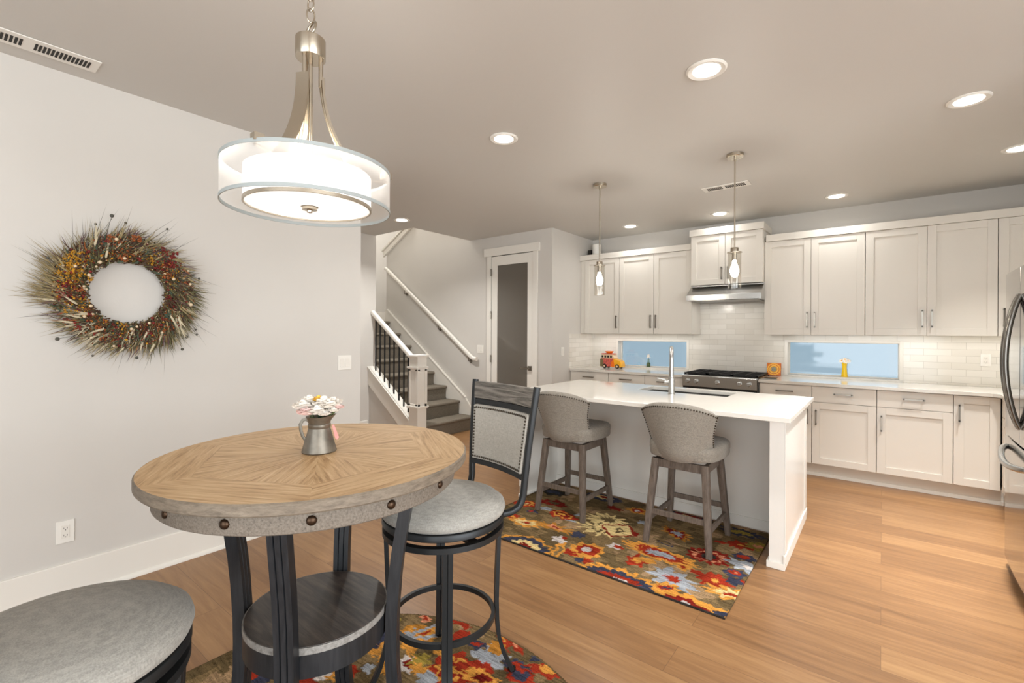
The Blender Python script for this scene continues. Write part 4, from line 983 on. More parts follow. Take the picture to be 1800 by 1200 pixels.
# ================================================================== PUB TABLE
TX, TY = -1.383, .781; TR = .457; TZ = 1.01
tb = thing('pub_table', 'round pub table with starburst oak top, riveted apron and lower shelf', 'table', (TX, TY, .0125))
H0 = TZ-.0125
def table_top():
    bm = bmesh.new(); uvl = bm.loops.layers.uv.new('UVMap')
    a0 = math.radians(-100+8); ri = .345; nseg = 16
    def face(pts, uvs, mi=0):
        vs = [bm.verts.new(p) for p in pts]; f = bm.faces.new(vs); f.material_index = mi
        for l, uv in zip(f.loops, uvs): l[uvl].uv = uv
    rr = TR-.004
    for k in range(6):
        A = a0+k*PI/3; B = A+PI/3; mid = (A+B)/2
        cA = Vector((ri*math.cos(A), ri*math.sin(A), H0)); cB = Vector((ri*math.cos(B), ri*math.sin(B), H0))
        tdir = (cB-cA).normalized(); ndir = Vector((math.cos(mid), math.sin(mid), 0))
        # border veneer: grain along the edge
        P = [cA]; P += [Vector((rr*math.cos(A+(B-A)*i/nseg), rr*math.sin(A+(B-A)*i/nseg), H0)) for i in range(nseg+1)]; P.append(cB)
        for i in range(nseg):
            f0, f1 = i/nseg, (i+1)/nseg; q = [cA.lerp(cB, f0), P[1+i], P[2+i], cA.lerp(cB, f1)]
            face(q, [((p.dot(tdir))*1.0+k*3.7, p.dot(ndir)*1.0+k*1.3) for p in q])
        # inner star: two wedges per side with radial grain
        for j in range(2):
            C0 = cA.lerp(cB, j/2); C1 = cA.lerp(cB, (j+1)/2); d = ((C0+C1)/2).normalized(); d.z = 0; d.normalize(); n = Vector((-d.y, d.x, 0)); O = Vector((0, 0, H0)); off = (k*2+j)
            q = [O, C0, C1]; face(q, [(p.dot(d)*1.0+off*2.3, p.dot(n)*1.0+off*.61) for p in q])
    bmesh.ops.remove_doubles(bm, verts=bm.verts, dist=1e-5)
    # rim
    n = 96; rings = []
    for r, z in ((TR-.004, H0), (TR, H0-.004), (TR, H0-.026), (TR-.003, H0-.030), (0.001, H0-.030)):
        rings.append([bm.verts.new((r*math.cos(a0+2*PI*i/n), r*math.sin(a0+2*PI*i/n), z)) for i in range(n)])
    for A, B in zip(rings, rings[1:]):
        for i in range(n): bm.faces.new((A[(i+1) % n], A[i], B[i], B[(i+1) % n])).material_index = 1
    bmesh.ops.remove_doubles(bm, verts=bm.verts, dist=1e-5)
    for f in bm.faces: f.smooth = f.material_index == 1
    for e in bm.edges:
        if len(e.link_faces) == 2 and e.calc_face_angle(0) > .5: e.smooth = False
    bmesh.ops.recalc_face_normals(bm, faces=bm.faces)
    me = bpy.data.meshes.new('tabletop'); bm.to_mesh(me); bm.free(); me.materials.append(M['oak_top']); me.materials.append(M['top_edge'])
    o = bpy.data.objects.new('tabletop', me); C.objects.link(o); o.parent = tb; return o
table_top()
MB().lathe([(.385, H0-.031), (.418, H0-.031), (.420, H0-.034), (.420, H0-.083), (.417, H0-.086), (.385, H0-.086), (.385, H0-.031)], n=96, cap=False).build('apron', 'apron', tb)
for k in range(14):
    a = math.radians(-83+360/14*k)
    MB().ball((0, 0, 0), .0125, 2, (.62, 1, 1)).build('rivet', 'rivet', tb, loc=(.420*math.cos(a), .420*math.sin(a), H0-.058)).rotation_euler = (0, 0, a)
for k in range(4):
    a = math.radians(41+90*k); ca, sa = math.cos(a), math.sin(a); P = []
    for z, r in ((H0-.084, .286), (.84, .274), (.76, .260), (.68, .247), (.60, .238), (.50, .231), (.42, .229), (.34, .230), (.26, .236), (.18, .247), (.10, .265), (.04, .284), (.008, .294)): P.append((ca*r, sa*r, z))
    w, t2, g = .0255, .018, .002
    prof = [(-w, -t2), (-.0088-g, -t2), (-.0088, -t2+.005), (-.0088+g, -t2), (.0088-g, -t2), (.0088, -t2+.005), (.0088+g, -t2), (w, -t2), (w, t2), (.0088+g, t2), (.0088, t2-.005), (.0088-g, t2), (-.0088+g, t2), (-.0088, t2-.005), (-.0088-g, t2), (-w, t2)]
    MB().sweep(P, prof, up=(ca, sa, 0)).build('leg', 'black_wood', tb, sharp=20)
zs_ = .53-.012
MB().lathe([(0, zs_), (.204, zs_), (.2045, zs_-.0015)], n=72, cap=False).build('shelf', 'shelf_wood', tb)
MB().lathe([(.2045, zs_-.0015), (.208, zs_-.001), (.2085, zs_-.004), (.2085, zs_-.020), (.0, zs_-.020)], n=72, cap=False).build('shelf_edge', 'shelf_trim', tb)
MB().lathe([(.18, zs_-.0205), (.2075, zs_-.0205), (.2075, zs_-.085), (.18, zs_-.085), (.18, zs_-.0205)], n=72, cap=False).build('shelf_ring', 'black_wood', tb)

# ================================================================== BAR STOOLS
def nails(path, n, r, name, parent, skip_ends=False):
    # evenly spaced domed nail heads along a polyline
    path = [Vector(p) for p in path]; L = [0]
    for a, b in zip(path, path[1:]): L.append(L[-1]+(b-a).length)
    mb = MB(); j = 0
    for i in range(n):
        s = L[-1]*i/(n-1)
        while j < len(L)-2 and L[j+1] < s: j += 1
        f = (s-L[j])/max(1e-6, L[j+1]-L[j]); mb.ball(path[j].lerp(path[j+1], f), r, 1)
    return mb.build(name, 'nail', parent)
def bar_stool(label, loc, rz):
    t = thing('swivel_stool', label, 'bar stool', loc, rz, 'metal swivel stools around the pub table')
    # domed seat
    pr = [(0, .752), (.06, .751), (.12, .747), (.175, .738), (.215, .724), (.238, .706), (.243, .690), (.238, .676), (.225, .668), (0, .668)]
    MB().lathe(pr, n=64).build('seat', 'linen_seat', t, sharp=60)
    MB().lathe([(.18, .667), (.236, .667), (.238, .664), (.238, .645), (.236, .643), (.18, .643), (.18, .667)], n=64, cap=False).build('seat_ring', 'black_metal', t)
    MB().lathe([(.212, .622), (.236, .622), (.236, .602), (.212, .602), (.212, .622)], n=64, cap=False).build('frame_ring', 'black_metal', t)
    MB().lathe([(0, .643), (.07, .643), (.07, .60), (0, .60)], n=24).box(-.215, .215, -.018, .018, .604, .616).box(-.018, .018, -.215, .215, .604, .616).build('swivel', 'black_metal', t)
    MB().lathe([(.190, .272), (.204, .272), (.204, .252), (.190, .252), (.190, .272)], n=64, cap=False).build('foot_ring', 'black_metal', t)
    for k in range(4):
        a = math.radians(61.5+90*k); ca, sa = math.cos(a), math.sin(a); P = []
        for z, r in ((.603, .222), (.5, .218), (.4, .214), (.30, .212), (.22, .214), (.15, .222), (.09, .238), (.04, .260), (.004, .278)): P.append((ca*r, sa*r, z))
        w, h, g = .0185, .0075, .0015
        MB().sweep(P, [(-w, -h), (-g, -h), (0, -h+.004), (g, -h), (w, -h), (w, h), (g, h), (0, h-.004), (-g, h), (-w, h)], up=(ca, sa, 0)).build('leg', 'black_metal', t, sharp=20)
        MB().lathe([(0, 0), (.016, 0), (.016, .008), (0, .008)], (ca*.278, sa*.278, 0), 16).build('foot_pad', 'black_gloss', t)
    # back frame
    for s in (-1, 1):
        P = [(s*.11, .10, .655), (s*.15, .16, .655), (s*.166, .21, .660), (s*.172, .238, .672), (s*.175, .254, .692), (s*.178, .262, .720), (s*.181, .264, .76), (s*.191, .275, .90), (s*.203, .291, 1.05), (s*.2105, .303, 1.144), (s*.211, .304, 1.152)]
        MB().sweep(P, rect_prof(.024, .026, .007), up=(s*1.0, -.3, .0)).build('back_post', 'black_metal', t)
    def yb(z): return .264+(z-.76)*.103
    def wb(z): return .181+(z-.76)*.078
    def crossbar(z0, z1, th, name, m, inset=.0, bow=.022, bev=.002):
        mb = MB(); n = 14; rings = []
        for i in range(n+1):
            u = -1+2*i/n; rings.append([mb.bm.verts.new((u*(wb(z)-.010-inset), yb(z)+dy+bow*(1-u*u), z)) for z, dy in ((z0, -th/2), (z1, -th/2), (z1, th/2), (z0, th/2))])
        for A, B in zip(rings, rings[1:]):
            for k in range(4): mb.bm.faces.new((A[k], A[(k+1) % 4], B[(k+1) % 4], B[k]))
        mb.bm.faces.new(rings[0][::-1]); mb.bm.faces.new(rings[-1])
        return mb.build(name, m, t, bevel=bev)
    crossbar(1.068, 1.144, .024, 'top_rail', 'grey_rail')
    crossbar(1.043, 1.066, .020, 'crossbar', 'black_metal')
    crossbar(.775, .797, .020, 'crossbar', 'black_metal')
    pad = crossbar(.799, 1.041, .038, 'back_pad', 'linen_light', .004, bev=.008)
    for side in (-1, 1):
        y_ = lambda u, z: yb(z)+side*.0195+.022*(1-u*u)
        L_ = []
        for i in range(13): L_.append((-.93*(wb(.812)-.014), y_(-.93, .812+.217*i/12), .812+.217*i/12))
        P = [(-(wb(z)-.026), y_(-.93, z), z) for z in [.812+.217*i/10 for i in range(11)]] + [(u*(wb(1.029)-.026), y_(u*.93, 1.029), 1.029) for u in [-1+2*i/12 for i in range(13)]] + [((wb(z)-.026), y_(.93, z), z) for z in [1.029-.217*i/10 for i in range(11)]] + [(u*(wb(.812)-.026), y_(u*.93, .812), .812) for u in [1-2*i/12 for i in range(13)]]
        nails(P, 84, .0052, 'nailhead_trim', pad)
    return t
bs = bar_stool('swivel stool with upholstered back standing between the pub table and the island', (-1.359, 1.293, .0125), math.radians(-11.5))
copy_thing(bs, 'swivel stool whose round grey seat fills the lower left corner', (-1.385, .19, .0125), math.radians(180-4))

# ================================================================== COUNTER STOOLS
def counter_stool(label, loc):
    t = thing('counter_stool', label, 'counter stool', loc, 0, 'upholstered counter stools at the island')
    for sx in (-1, 1):
        for sy in (-1, 1):
            P = [(sx*.158, sy*.160, .548), (sx*.200, sy*(.222), .003)]
            MB().sweep([Vector(P[0]).lerp(Vector(P[1]), k/4) for k in range(5)], rect_prof(.044, .044, .005, 2), up=(0, 1, .3), scales=[1, .97, .93, .88, .76]).build('leg', 'grey_wood', t)
    f = lambda z: (.158+(.548-z)/.548*.042, .160+(.548-z)/.548*.062)
    for sy in (-1, 1): MB().box(-.15, .15, sy*.160-.012, sy*.160+.012, .495, .548).build('apron_rail', 'grey_wood', t, bevel=.002)
    for sx in (-1, 1): MB().box(sx*.158-.012, sx*.158+.012, -.15, .15, .495, .548).build('apron_rail', 'grey_wood', t, bevel=.002)
    x, y = f(.2)
    for sy in (-1, 1): MB().box(-x, x, sy*y-.009, sy*y+.009, .188, .222).build('stretcher', 'grey_wood', t, bevel=.002)
    x, y = f(.15)
    for sx in (-1, 1): MB().box(sx*x-.009, sx*x+.009, -y, y, .135, .168).build('stretcher', 'grey_wood', t, bevel=.002)
    MB().lathe([(0, .549), (.12, .549), (.12, .566), (0, .566)], n=32).build('swivel_plate', 'black_metal', t)
    # seat cushion
    mb = MB(); n = 48; rings = []
    def out(k, sc, z):
        a = 2*PI*k/n; c, s = math.cos(a), math.sin(a); e = .48
        x = (abs(c)**e)*(1 if c > 0 else -1)*.235; y = (abs(s)**e)*(1 if s > 0 else -1)*.232
        x *= (1-.10*(y < 0)*abs(y)/.23)
        return (x*sc, y*sc+.012, z)
    for sc, z in ((.90, .567), (.97, .572), (.99, .585), (.99, .612), (1.0, .618), (1.0, .640), (.985, .655), (.93, .666), (.80, .672), (.5, .676), (.2, .677)): rings.append([mb.bm.verts.new(out(k, sc, z)) for k in range(n)])
    for A, B in zip(rings, rings[1:]):
        for k in range(n): mb.bm.faces.new((A[k], A[(k+1) % n], B[(k+1) % n], B[k]))
    mb.bm.faces.new(rings[0][::-1]); mb.bm.faces.new(rings[-1])
    mb.build('seat', 'linen_grey', t, sharp=60)
    # barrel back
    NU, NV = 28, 16
    def surf(u, v, th):
        zt = .928-.062*abs(u)**2.3; z = .560+(zt-.560)*v
        w = .200+.046*v-.016*math.sin(PI*v)*abs(u)**2
        ang = u*1.02; x = w*math.sin(ang)/math.sin(1.02); lean = .055*v
        wing = .215-.098*v-.030*math.sin(PI*v)
        y = -.262-lean+wing*(1-math.cos(ang))/(1-math.cos(1.02))
        if v < .12: y += (.12-v)*.22
        nx, ny = math.sin(ang)*.9, -math.cos(ang)
        l = math.hypot(nx, ny); return Vector((x-th*nx/l, y-th*ny/l, z))
    mb = MB(); TH = .050
    lay = [(0.0, 0), (TH*.5, .010), (TH, 0)]
    def grid(th, e):
        G = []
        for i in range(NU+1):
            u = -1+2*i/NU; G.append([mb.bm.verts.new(surf(u, j/NV, th)) for j in range(NV+1)])
        return G
    Go, Gi = grid(0, 0), grid(TH, 0)
    for i in range(NU):
        for j in range(NV):
            mb.bm.faces.new((Go[i][j], Go[i+1][j], Go[i+1][j+1], Go[i][j+1])); mb.bm.faces.new((Gi[i][j], Gi[i][j+1], Gi[i+1][j+1], Gi[i+1][j]))
        # rounded top, plain bottom
        def mid(i, j, up):
            p = (Go[i][j].co+Gi[i][j].co)/2; return p+Vector(up)
    top = [mb.bm.verts.new((Go[i][NV].co+Gi[i][NV].co)/2+Vector((0, 0, .012))) for i in range(NU+1)]
    bot = [mb.bm.verts.new((Go[i][0].co+Gi[i][0].co)/2-Vector((0, 0, .006))) for i in range(NU+1)]
    for i in range(NU):
        mb.bm.faces.new((Go[i][NV], Go[i+1][NV], top[i+1], top[i])); mb.bm.faces.new((top[i], top[i+1], Gi[i+1][NV], Gi[i][NV]))
        mb.bm.faces.new((Go[i+1][0], Go[i][0], bot[i], bot[i+1])); mb.bm.faces.new((bot[i+1], bot[i], Gi[i][0], Gi[i+1][0]))
    for i, sgn in ((0, -1), (NU, 1)):
        ed = [mb.bm.verts.new((Go[i][j].co+Gi[i][j].co)/2+Vector((sgn*.004, .012, 0))) for j in range(NV+1)]
        for j in range(NV): mb.bm.faces.new((Go[i][j], ed[j], ed[j+1], Go[i][j+1])); mb.bm.faces.new((ed[j], Gi[i][j], Gi[i][j+1], ed[j+1]))
        mb.bm.faces.new((Go[i][NV], ed[NV], top[i])); mb.bm.faces.new((ed[NV], Gi[i][NV], top[i])); mb.bm.faces.new((Go[i][0], ed[0], bot[i])); mb.bm.faces.new((ed[0], Gi[i][0], bot[i]))
    bk = mb.build('backrest', 'linen_grey', t, sharp=80)
    P = [surf(-.97, j/12, -.001) for j in range(1, 13)]+[surf(-.97+1.94*i/24, .965, -.001) for i in range(25)]+[surf(.97, 1-j/12, -.001) for j in range(12)]
    P = [p for k, p in enumerate(P)]
    nails(P, 72, .0056, 'nailhead_trim', bk)
    return t
cs = counter_stool('taupe linen counter stool nearer the island end panel and rug corner', (-1.02, 3.205, .0125))
copy_thing(cs, 'taupe linen counter stool nearer the swivel stool and the island left end', (-1.893, 3.203, .0125))

# ================================================================== THINGS ON THE TABLE
RV = Vector((.785, .62, 0)); FV = Vector((-.62, .785, 0))
pt = thing('tin_pitcher', 'small galvanised tin pitcher with pink tag in the middle of the pub table', 'pitcher', (TX, TY, TZ+.0005), math.atan2(.62, .785))
pb = MB(); n = 40; rings = []
for r, z, sp2 in ((.0, .0, 0), (.050, 0, 0), (.0515, .003, 0), (.049, .012, 0), (.032, .074, 0), (.0335, .076, 0), (.0335, .086, 0), (.0315, .088, 0), (.034, .098, .002), (.040, .110, .012), (.039, .1102, .012), (.031, .092, 0), (.028, .075, 0)):
    rings.append([pb.bm.verts.new(((r+sp2*max(0, math.cos(2*PI*i/n))**3)*math.cos(2*PI*i/n), r*math.sin(2*PI*i/n), z+sp2*.6*max(0, math.cos(2*PI*i/n))**3)) for i in range(n)])
for A, B in zip(rings, rings[1:]):
    for i in range(n): pb.bm.faces.new((A[i], A[(i+1) % n], B[(i+1) % n], B[i]))
bmesh.ops.remove_doubles(pb.bm, verts=pb.bm.verts, dist=1e-6)
pb.build('body', 'tin', pt)
MB().sweep([(-.030, 0, .090), (-.040, 0, .100), (-.052, 0, .097), (-.060, 0, .083), (-.058, 0, .064), (-.052, 0, .046), (-.043, 0, .034)], rect_prof(.010, .003, .001), up=(0, 1, 0)).build('handle', 'tin', pt)
MB().prism([(.040, .082), (.046, .084), (.062, .044), (.056, .036), (.050, .042)], 'y', -.002, .0).build('paper_tag', 'pink', pt).rotation_euler = (0, 0, .0)
def rose(mb, c, r, rs, npet=17):
    r *= 1.12
    for k in range(npet):
        ring = 0 if k < 4 else (1 if k < 10 else 2); a = rs.random()*2*PI if ring == 0 else 2*PI*k/(6 if ring == 1 else 7)+rs.random()*.3
        rr = r*(.22, .48, .74)[ring]; op = (.15, .45, .85)[ring]; ca, sa = math.cos(a), math.sin(a)
        g = []
        for i in range(5):
            row = []
            for j in range(5):
                s_, v = (i-2)/2.0, j/4.0
                wdt = r*(.55+.30*ring)*math.sqrt(max(0.05, 1-((v-.55)/.62)**2))*s_*.80
                rad = rr*(.35+.75*v**.8)+r*.12*v*v*ring; h = -r*.5+r*(1.05-.22*ring)*v - r*.12*s_*s_*v
                rad -= abs(s_)**2*r*.13*(1-op*.4)
                x = ca*rad-sa*wdt; y = sa*rad+ca*wdt
                row.append(mb.bm.verts.new((c[0]+x, c[1]+y, c[2]+h+rs.uniform(-.01, .01)*r)))
            g.append(row)
        for i in range(4):
            for j in range(4): mb.bm.faces.new((g[i][j], g[i+1][j], g[i+1][j+1], g[i][j+1]))
    return mb
rs = random.Random(4)
bq = thing('rose_bouquet', 'bouquet of white roses in the tin pitcher on the pub table', 'flowers', (TX, TY, TZ+.112), math.atan2(.62, .785))
for k, (x, y, z, r, m) in enumerate([(-.046, -.01, .036, .026, 'white_petal'), (-.036, .012, .050, .022, 'white_petal'), (-.028, -.022, .020, .025, 'blush_petal'), (.004, -.026, .022, .024, 'white_petal'), (.012, .004, .044, .028, 'white_petal'), (.034, -.010, .040, .024, 'white_petal'), (.036, .018, .044, .022, 'white_petal'), (.026, -.030, .014, .015, 'white_petal'), (.062, -.004, .030, .013, 'blush_petal'), (.052, -.016, .022, .012, 'white_petal'), (-.008, .012, .052, .016, 'yellow_petal'), (-.012, .030, .034, .024, 'white_petal')]):
    rose(MB(), (0, 0, 0), r, rs).build('bloom', m, bq, loc=(x, y, z))
    MB().tube([(x*.25, y*.25, -.04), (x*.6, y*.6, -.0), (x, y, z-.008)], .0014, 6).build('stem', 'stem', bq)
for k in range(6):
    a = rs.uniform(-1.2, .6); x, y = .036*math.cos(a), .036*math.sin(a); lf = MB()
    lf.sweep([(x*.4, y*.4, -.01), (x*.8, y*.8, .004), (x*1.2, y*1.2, .012), (x*1.5, y*1.5, .012)], [(-.007, 0), (0, .001), (.007, 0), (0, -.001)], up=(0, 0, 1), scales=[.3, 1, .8, .05]); lf.build('leaf', 'leaf', bq)

# ================================================================== WINDOW SILL AND COUNTER THINGS
v = thing('bud_vase', 'small clear glass bud vase with white flower on the left window sill', 'vase', (-2.452, 6.055, .9352))
MB().lathe([(0, 0), (.024, 0), (.026, .004), (.026, .045), (.018, .06), (.013, .085), (.014, .105)], n=24, cap=False).build('glass', 'clear_glass', v)
MB().lathe([(0, .003), (.0235, .004), (.0235, .044), (.016, .058), (0, .058)], n=20).build('greens', 'stem', v)
MB().tube([(0, 0, .05), (0, 0, .125)], .003, 8).build('stem', 'stem', v)
fl = MB()
for k in range(7):
    a = 2*PI*k/7; fl.sweep([(0, 0, .13), (.018*math.cos(a), .018*math.sin(a), .135), (.036*math.cos(a), .036*math.sin(a), .120)], [(-.010, 0), (0, .0012), (.010, 0), (0, -.0012)], up=(0, 0, 1), scales=[.5, 1, .3])
fl.ball((0, 0, .148), .020, 2, (1, 1, 1.2)); fl.build('flower', 'white_petal', v)
v = thing('yellow_vase', 'slim bright yellow vase with white daisies on the right window sill', 'vase', (-.312, 6.055, .9352))
MB().lathe([(0, 0), (.028, 0), (.029, .004), (.024, .05), (.020, .09), (.021, .12), (.026, .155), (.024, .156), (.018, .12), (.018, .1)], n=32, cap=False).build('body', 'vase_yellow', v)
for k, (x, y, z) in enumerate([(-.024, -.01, .170), (.004, -.006, .184), (.030, .0, .172), (.012, -.02, .166)]):
    fl = MB()
    for j in range(11):
        a = 2*PI*j/11; fl.sweep([(.004*math.cos(a), .004*math.sin(a), 0), (.017*math.cos(a), .017*math.sin(a), .003), (.029*math.cos(a), .029*math.sin(a), -.004)], [(-.006, 0), (0, .0008), (.006, 0), (0, -.0008)], up=(0, 0, 1), scales=[.5, 1, .35])
    f = fl.build('daisy', 'white_petal', v, loc=(x, y, z)); f.rotation_euler = (math.radians(48), math.radians(x*500), 0); MB().ball((0, 0, .003), .0075, 1, (1, 1, .6)).build('flower_centre', 'yellow', f)
    MB().tube([(x*.2, y*.2, .10), (x, y, z)], .0016, 6).build('stem', 'stem', v)
# painted ceramic toy car
tc_ = thing('toy_car', 'painted orange and pink ceramic toy car on the left counter', 'toy car', (-2.835, 5.765, .9155), math.radians(-2))
b = MB(); b.prism([(-.155, .022), (-.155, .118), (-.148, .130), (.055, .132), (.075, .118), (.125, .108), (.148, .090), (.155, .060), (.155, .022)], 'y', -.055, .055, 0)
b.build('body', 'magenta', tc_, bevel=.010, seg=3)
MB().prism([(.045, .020), (.040, .134), (.060, .130), (.080, .119), (.127, .110), (.151, .092), (.159, .060), (.159, .020)], 'y', -.058, .058).build('bonnet', 'yellow', tc_, bevel=.010, seg=3)
MB().prism([(.01, .020), (.01, .080), (.045, .126), (.060, .06), (.060, .02)], 'y', -.0585, .0585).build('front_door', 'orange', tc_, bevel=.003)
MB().prism([(-.156, .02), (-.156, .125), (-.105, .125), (-.105, .02)], 'y', -.0575, .0575).build('tail_panel', 'teal_dot', tc_, bevel=.006)
MB().prism([(-.145, .128), (-.140, .176), (-.128, .186), (.025, .186), (.040, .176), (.056, .130)], 'y', -.048, .048).build('cabin', 'cream', tc_, bevel=.008, seg=3)
for k in range(4):
    x = -.122+k*.042; w = MB().box(x-.014, x+.014, -.0505, -.0475, .142, .170).box(x-.014, x+.014, .0475, .0505, .142, .170).build('window', 'slot', tc_, bevel=.002)
MB().prism([(-.150, .183), (-.135, .198), (.020, .198), (.044, .186)], 'y', -.051, .051).build('roof', 'magenta', tc_, bevel=.005)
MB().lathe([(0, .199), (.038, .200), (.048, .215), (.058, .226), (.052, .228), (0, .226)], (-.045, 0, 0), 24).build('roof_basket', 'orange', tc_, bevel=.0)
for x in (-.085, .100):
    for s_ in (-1, 1):
        MB().lathe([(0, -.011), (.024, -.011), (.029, -.006), (.029, .006), (.024, .011), (0, .011)], (x, s_*.054, .0295), 24, 'y').build('wheel', 'tyre', tc_)
        MB().lathe([(0, -.0015), (.013, -.0015), (.013, .0015), (0, .0015)], (x, s_*.0662, .0295), 18, 'y').build('hubcap', 'cream', tc_)
# mandala tile leaning on the backsplash
def mandala():
    m, nt, p = new_mat('mandala_tile'); L = nt.links.new; p.inputs['Roughness'].default_value = .3
    t = N(nt, 'ShaderNodeTexCoord'); s_ = N(nt, 'ShaderNodeSeparateXYZ'); L(t.outputs['Object'], s_.inputs[0])
    x2 = N(nt, 'ShaderNodeMath', operation='MULTIPLY'); y2 = N(nt, 'ShaderNodeMath', operation='MULTIPLY')
    L(s_.outputs[0], x2.inputs[0]); L(s_.outputs[0], x2.inputs[1]); L(s_.outputs[2], y2.inputs[0]); L(s_.outputs[2], y2.inputs[1])
    ad = N(nt, 'ShaderNodeMath', operation='ADD'); L(x2.outputs[0], ad.inputs[0]); L(y2.outputs[0], ad.inputs[1]); sq = N(nt, 'ShaderNodeMath', operation='SQRT'); L(ad.outputs[0], sq.inputs[0])
    at = N(nt, 'ShaderNodeMath', operation='ARCTAN2'); L(s_.outputs[2], at.inputs[0]); L(s_.outputs[0], at.inputs[1])
    pm = N(nt, 'ShaderNodeMath', operation='MULTIPLY'); L(at.outputs[0], pm.inputs[0]); pm.inputs[1].default_value = 16
    sn = N(nt, 'ShaderNodeMath', operation='SINE'); L(pm.outputs[0], sn.inputs[0])
    r = N(nt, 'ShaderNodeMath', operation='MULTIPLY_ADD'); L(sn.outputs[0], r.inputs[0]); r.inputs[1].default_value = .0022; L(sq.outputs[0], r.inputs[2])
    sc = N(nt, 'ShaderNodeMath', operation='MULTIPLY'); sc.inputs[1].default_value = 1/.1; L(r.outputs[0], sc.inputs[0])
    cr = N(nt, 'ShaderNodeValToRGB'); cr.color_ramp.interpolation = 'CONSTANT'; L(sc.outputs[0], cr.inputs[0]); e = cr.color_ramp.elements
    e[0].position = 0; e[0].color = rgb(70, 60, 50); e[1].position = .06; e[1].color = rgb(170, 180, 150)
    for q, c_ in ((.13, rgb(96, 82, 80)), (.19, rgb(186, 176, 150)), (.24, rgb(110, 70, 60)), (.28, rgb(230, 160, 40)), (.38, rgb(246, 206, 90)), (.45, rgb(214, 112, 24)), (.56, rgb(250, 200, 70)), (.63, rgb(226, 130, 26)), (.72, rgb(206, 104, 28))): q_ = e.new(q); q_.color = c_
    L(cr.outputs[0], p.inputs['Base Color']); return m
M['mandala'] = mandala()
o = MB().box(-.070, .070, -.006, .006, -.070, .070).build('mandala_tile', 'mandala', bevel=.002); o.location = (-.955, 5.967, .9875); o.rotation_euler = (math.radians(-12), 0, 0)
tag(o, 'square orange mandala tile leaning on the backsplash right of the stove', 'decorative tile')
o = MB().lathe([(0, 0), (.05, .001), (.065, .006), (.068, .012), (.062, .010), (.045, .006), (0, .006)], n=40).build('spoon_rest', 'dark_steel'); o.location = (-.925, 5.60, .9155)
tag(o, 'small dark metal spoon rest on the worktop just right of the stove', 'spoon rest')
dv = thing('canister', 'white cylinder standing on top of the corner wall cabinet', 'canister', (-3.12, 5.84, 2.4425))
MB().lathe([(0, 0), (.056, 0), (.058, .003), (.058, .165), (.054, .17), (0, .17)], n=36).build('body', 'plastic', dv)
MB().lathe([(0, .1695), (.05, .1695), (.048, .173), (0, .173)], n=36).build('lid', 'trim', dv)
o = MB().box(-.03, .02, -.03, .03, 0, .10).build('black_box', 'slot', bevel=.003); o.location = (-3.215, 5.85, 2.4425)
tag(o, 'small black box beside the white cylinder on the corner wall cabinet', 'box')

# ================================================================== WREATH
wr = thing('dried_wreath', 'dried flower wreath of wheat, berries and orange blooms on the left wall', 'wreath', (LEFTX, .718, 1.594))
rs = random.Random(11)
Wc = {'wheat': mat('wheat', rgb(150, 134, 96), .8, var=.2, vscale=40), 'wheat2': mat('pale_wheat', rgb(198, 186, 158), .8), 'grass': mat('dry_grass', rgb(96, 92, 58), .8, var=.25, vscale=30), 'sage': mat('sage_leaf', rgb(66, 78, 62), .8, var=.2, vscale=30),
      'brown': mat('brown_seed', rgb(72, 50, 34), .8, var=.25, vscale=50), 'red': mat('deep_red_bloom', rgb(116, 34, 28), .8, var=.3, vscale=60), 'rust': mat('rust_bloom', rgb(150, 82, 40), .8, var=.25, vscale=60), 'gold': mat('golden_bloom', rgb(186, 134, 34), .8, var=.25, vscale=60), 'cream': mat('cream_bud', rgb(218, 196, 164), .7), 'pod': mat('grey_pod', rgb(84, 82, 74), .8), 'mauve': mat('mauve_sprig', rgb(96, 70, 74), .8)}
M.update(Wc)
# wreath plane is local Y-Z, thickness towards +X
tw = MB()
for k in range(7):
    P = []; ph = rs.random()*6
    for i in range(64):
        a = 2*PI*i/64; rr = .205+.022*math.sin(7*a+ph)+rs.uniform(-.006, .006); P.append((.030+.018*math.cos(7*a+ph), rr*math.cos(a), rr*math.sin(a)))
    tw.tube(P, .010, 6, True)
tw.build('twig_ring', 'twig', wr)
def frame(a, rr, x):
    rr = .165+(rr-.165)*1.25
    return Vector((x, rr*math.cos(a), rr*math.sin(a)))
def ddir(a, swirl, out=0.0):
    # stems fan clockwise and outwards
    ra = Vector((0, math.cos(a), math.sin(a))); ta = Vector((0, math.sin(a), -math.cos(a)))
    return (ra*math.cos(swirl)+ta*math.sin(swirl)+Vector((out, 0, 0))).normalized()
def perp(d):
    n = Vector((1, 0, 0)); return d.cross(n).normalized()
def stalks(name, m, cnt, l0, l1, w, r0, r1, sw0, sw1, sel=None):
    mb = MB()
    for k in range(cnt):
        a = rs.random()*2*PI
        if sel and not sel(a): continue
        p = frame(a, rs.uniform(r0, r1), rs.uniform(.02, .075)); d = ddir(a, rs.uniform(sw0, sw1), rs.uniform(-.1, .35)); L_ = rs.uniform(l0, l1); s_ = perp(d)*w; b_ = d*L_
        bend = Vector((rs.uniform(-.01, .02), rs.uniform(-.015, .015), rs.uniform(-.02, .01)))
        q = p+b_*.5+bend*.4; e = p+b_+bend
        if q.x < .006: q.x = .006
        if e.x < .006: e.x = .006
        n = Vector((1, 0, 0))*w*.6
        mb.bm.faces.new([mb.bm.verts.new(v_) for v_ in (p-s_, p+s_, q+s_+n*.5, q-s_+n*.5)]); mb.bm.faces.new([mb.bm.verts.new(v_) for v_ in (q-s_+n*.5, q+s_+n*.5, e)])
    o = mb.build(name, m, wr, smooth=False); o['kind'] = 'stuff'; return o
left = lambda a: abs(((a-PI+PI) % (2*PI))-PI) < 1.0
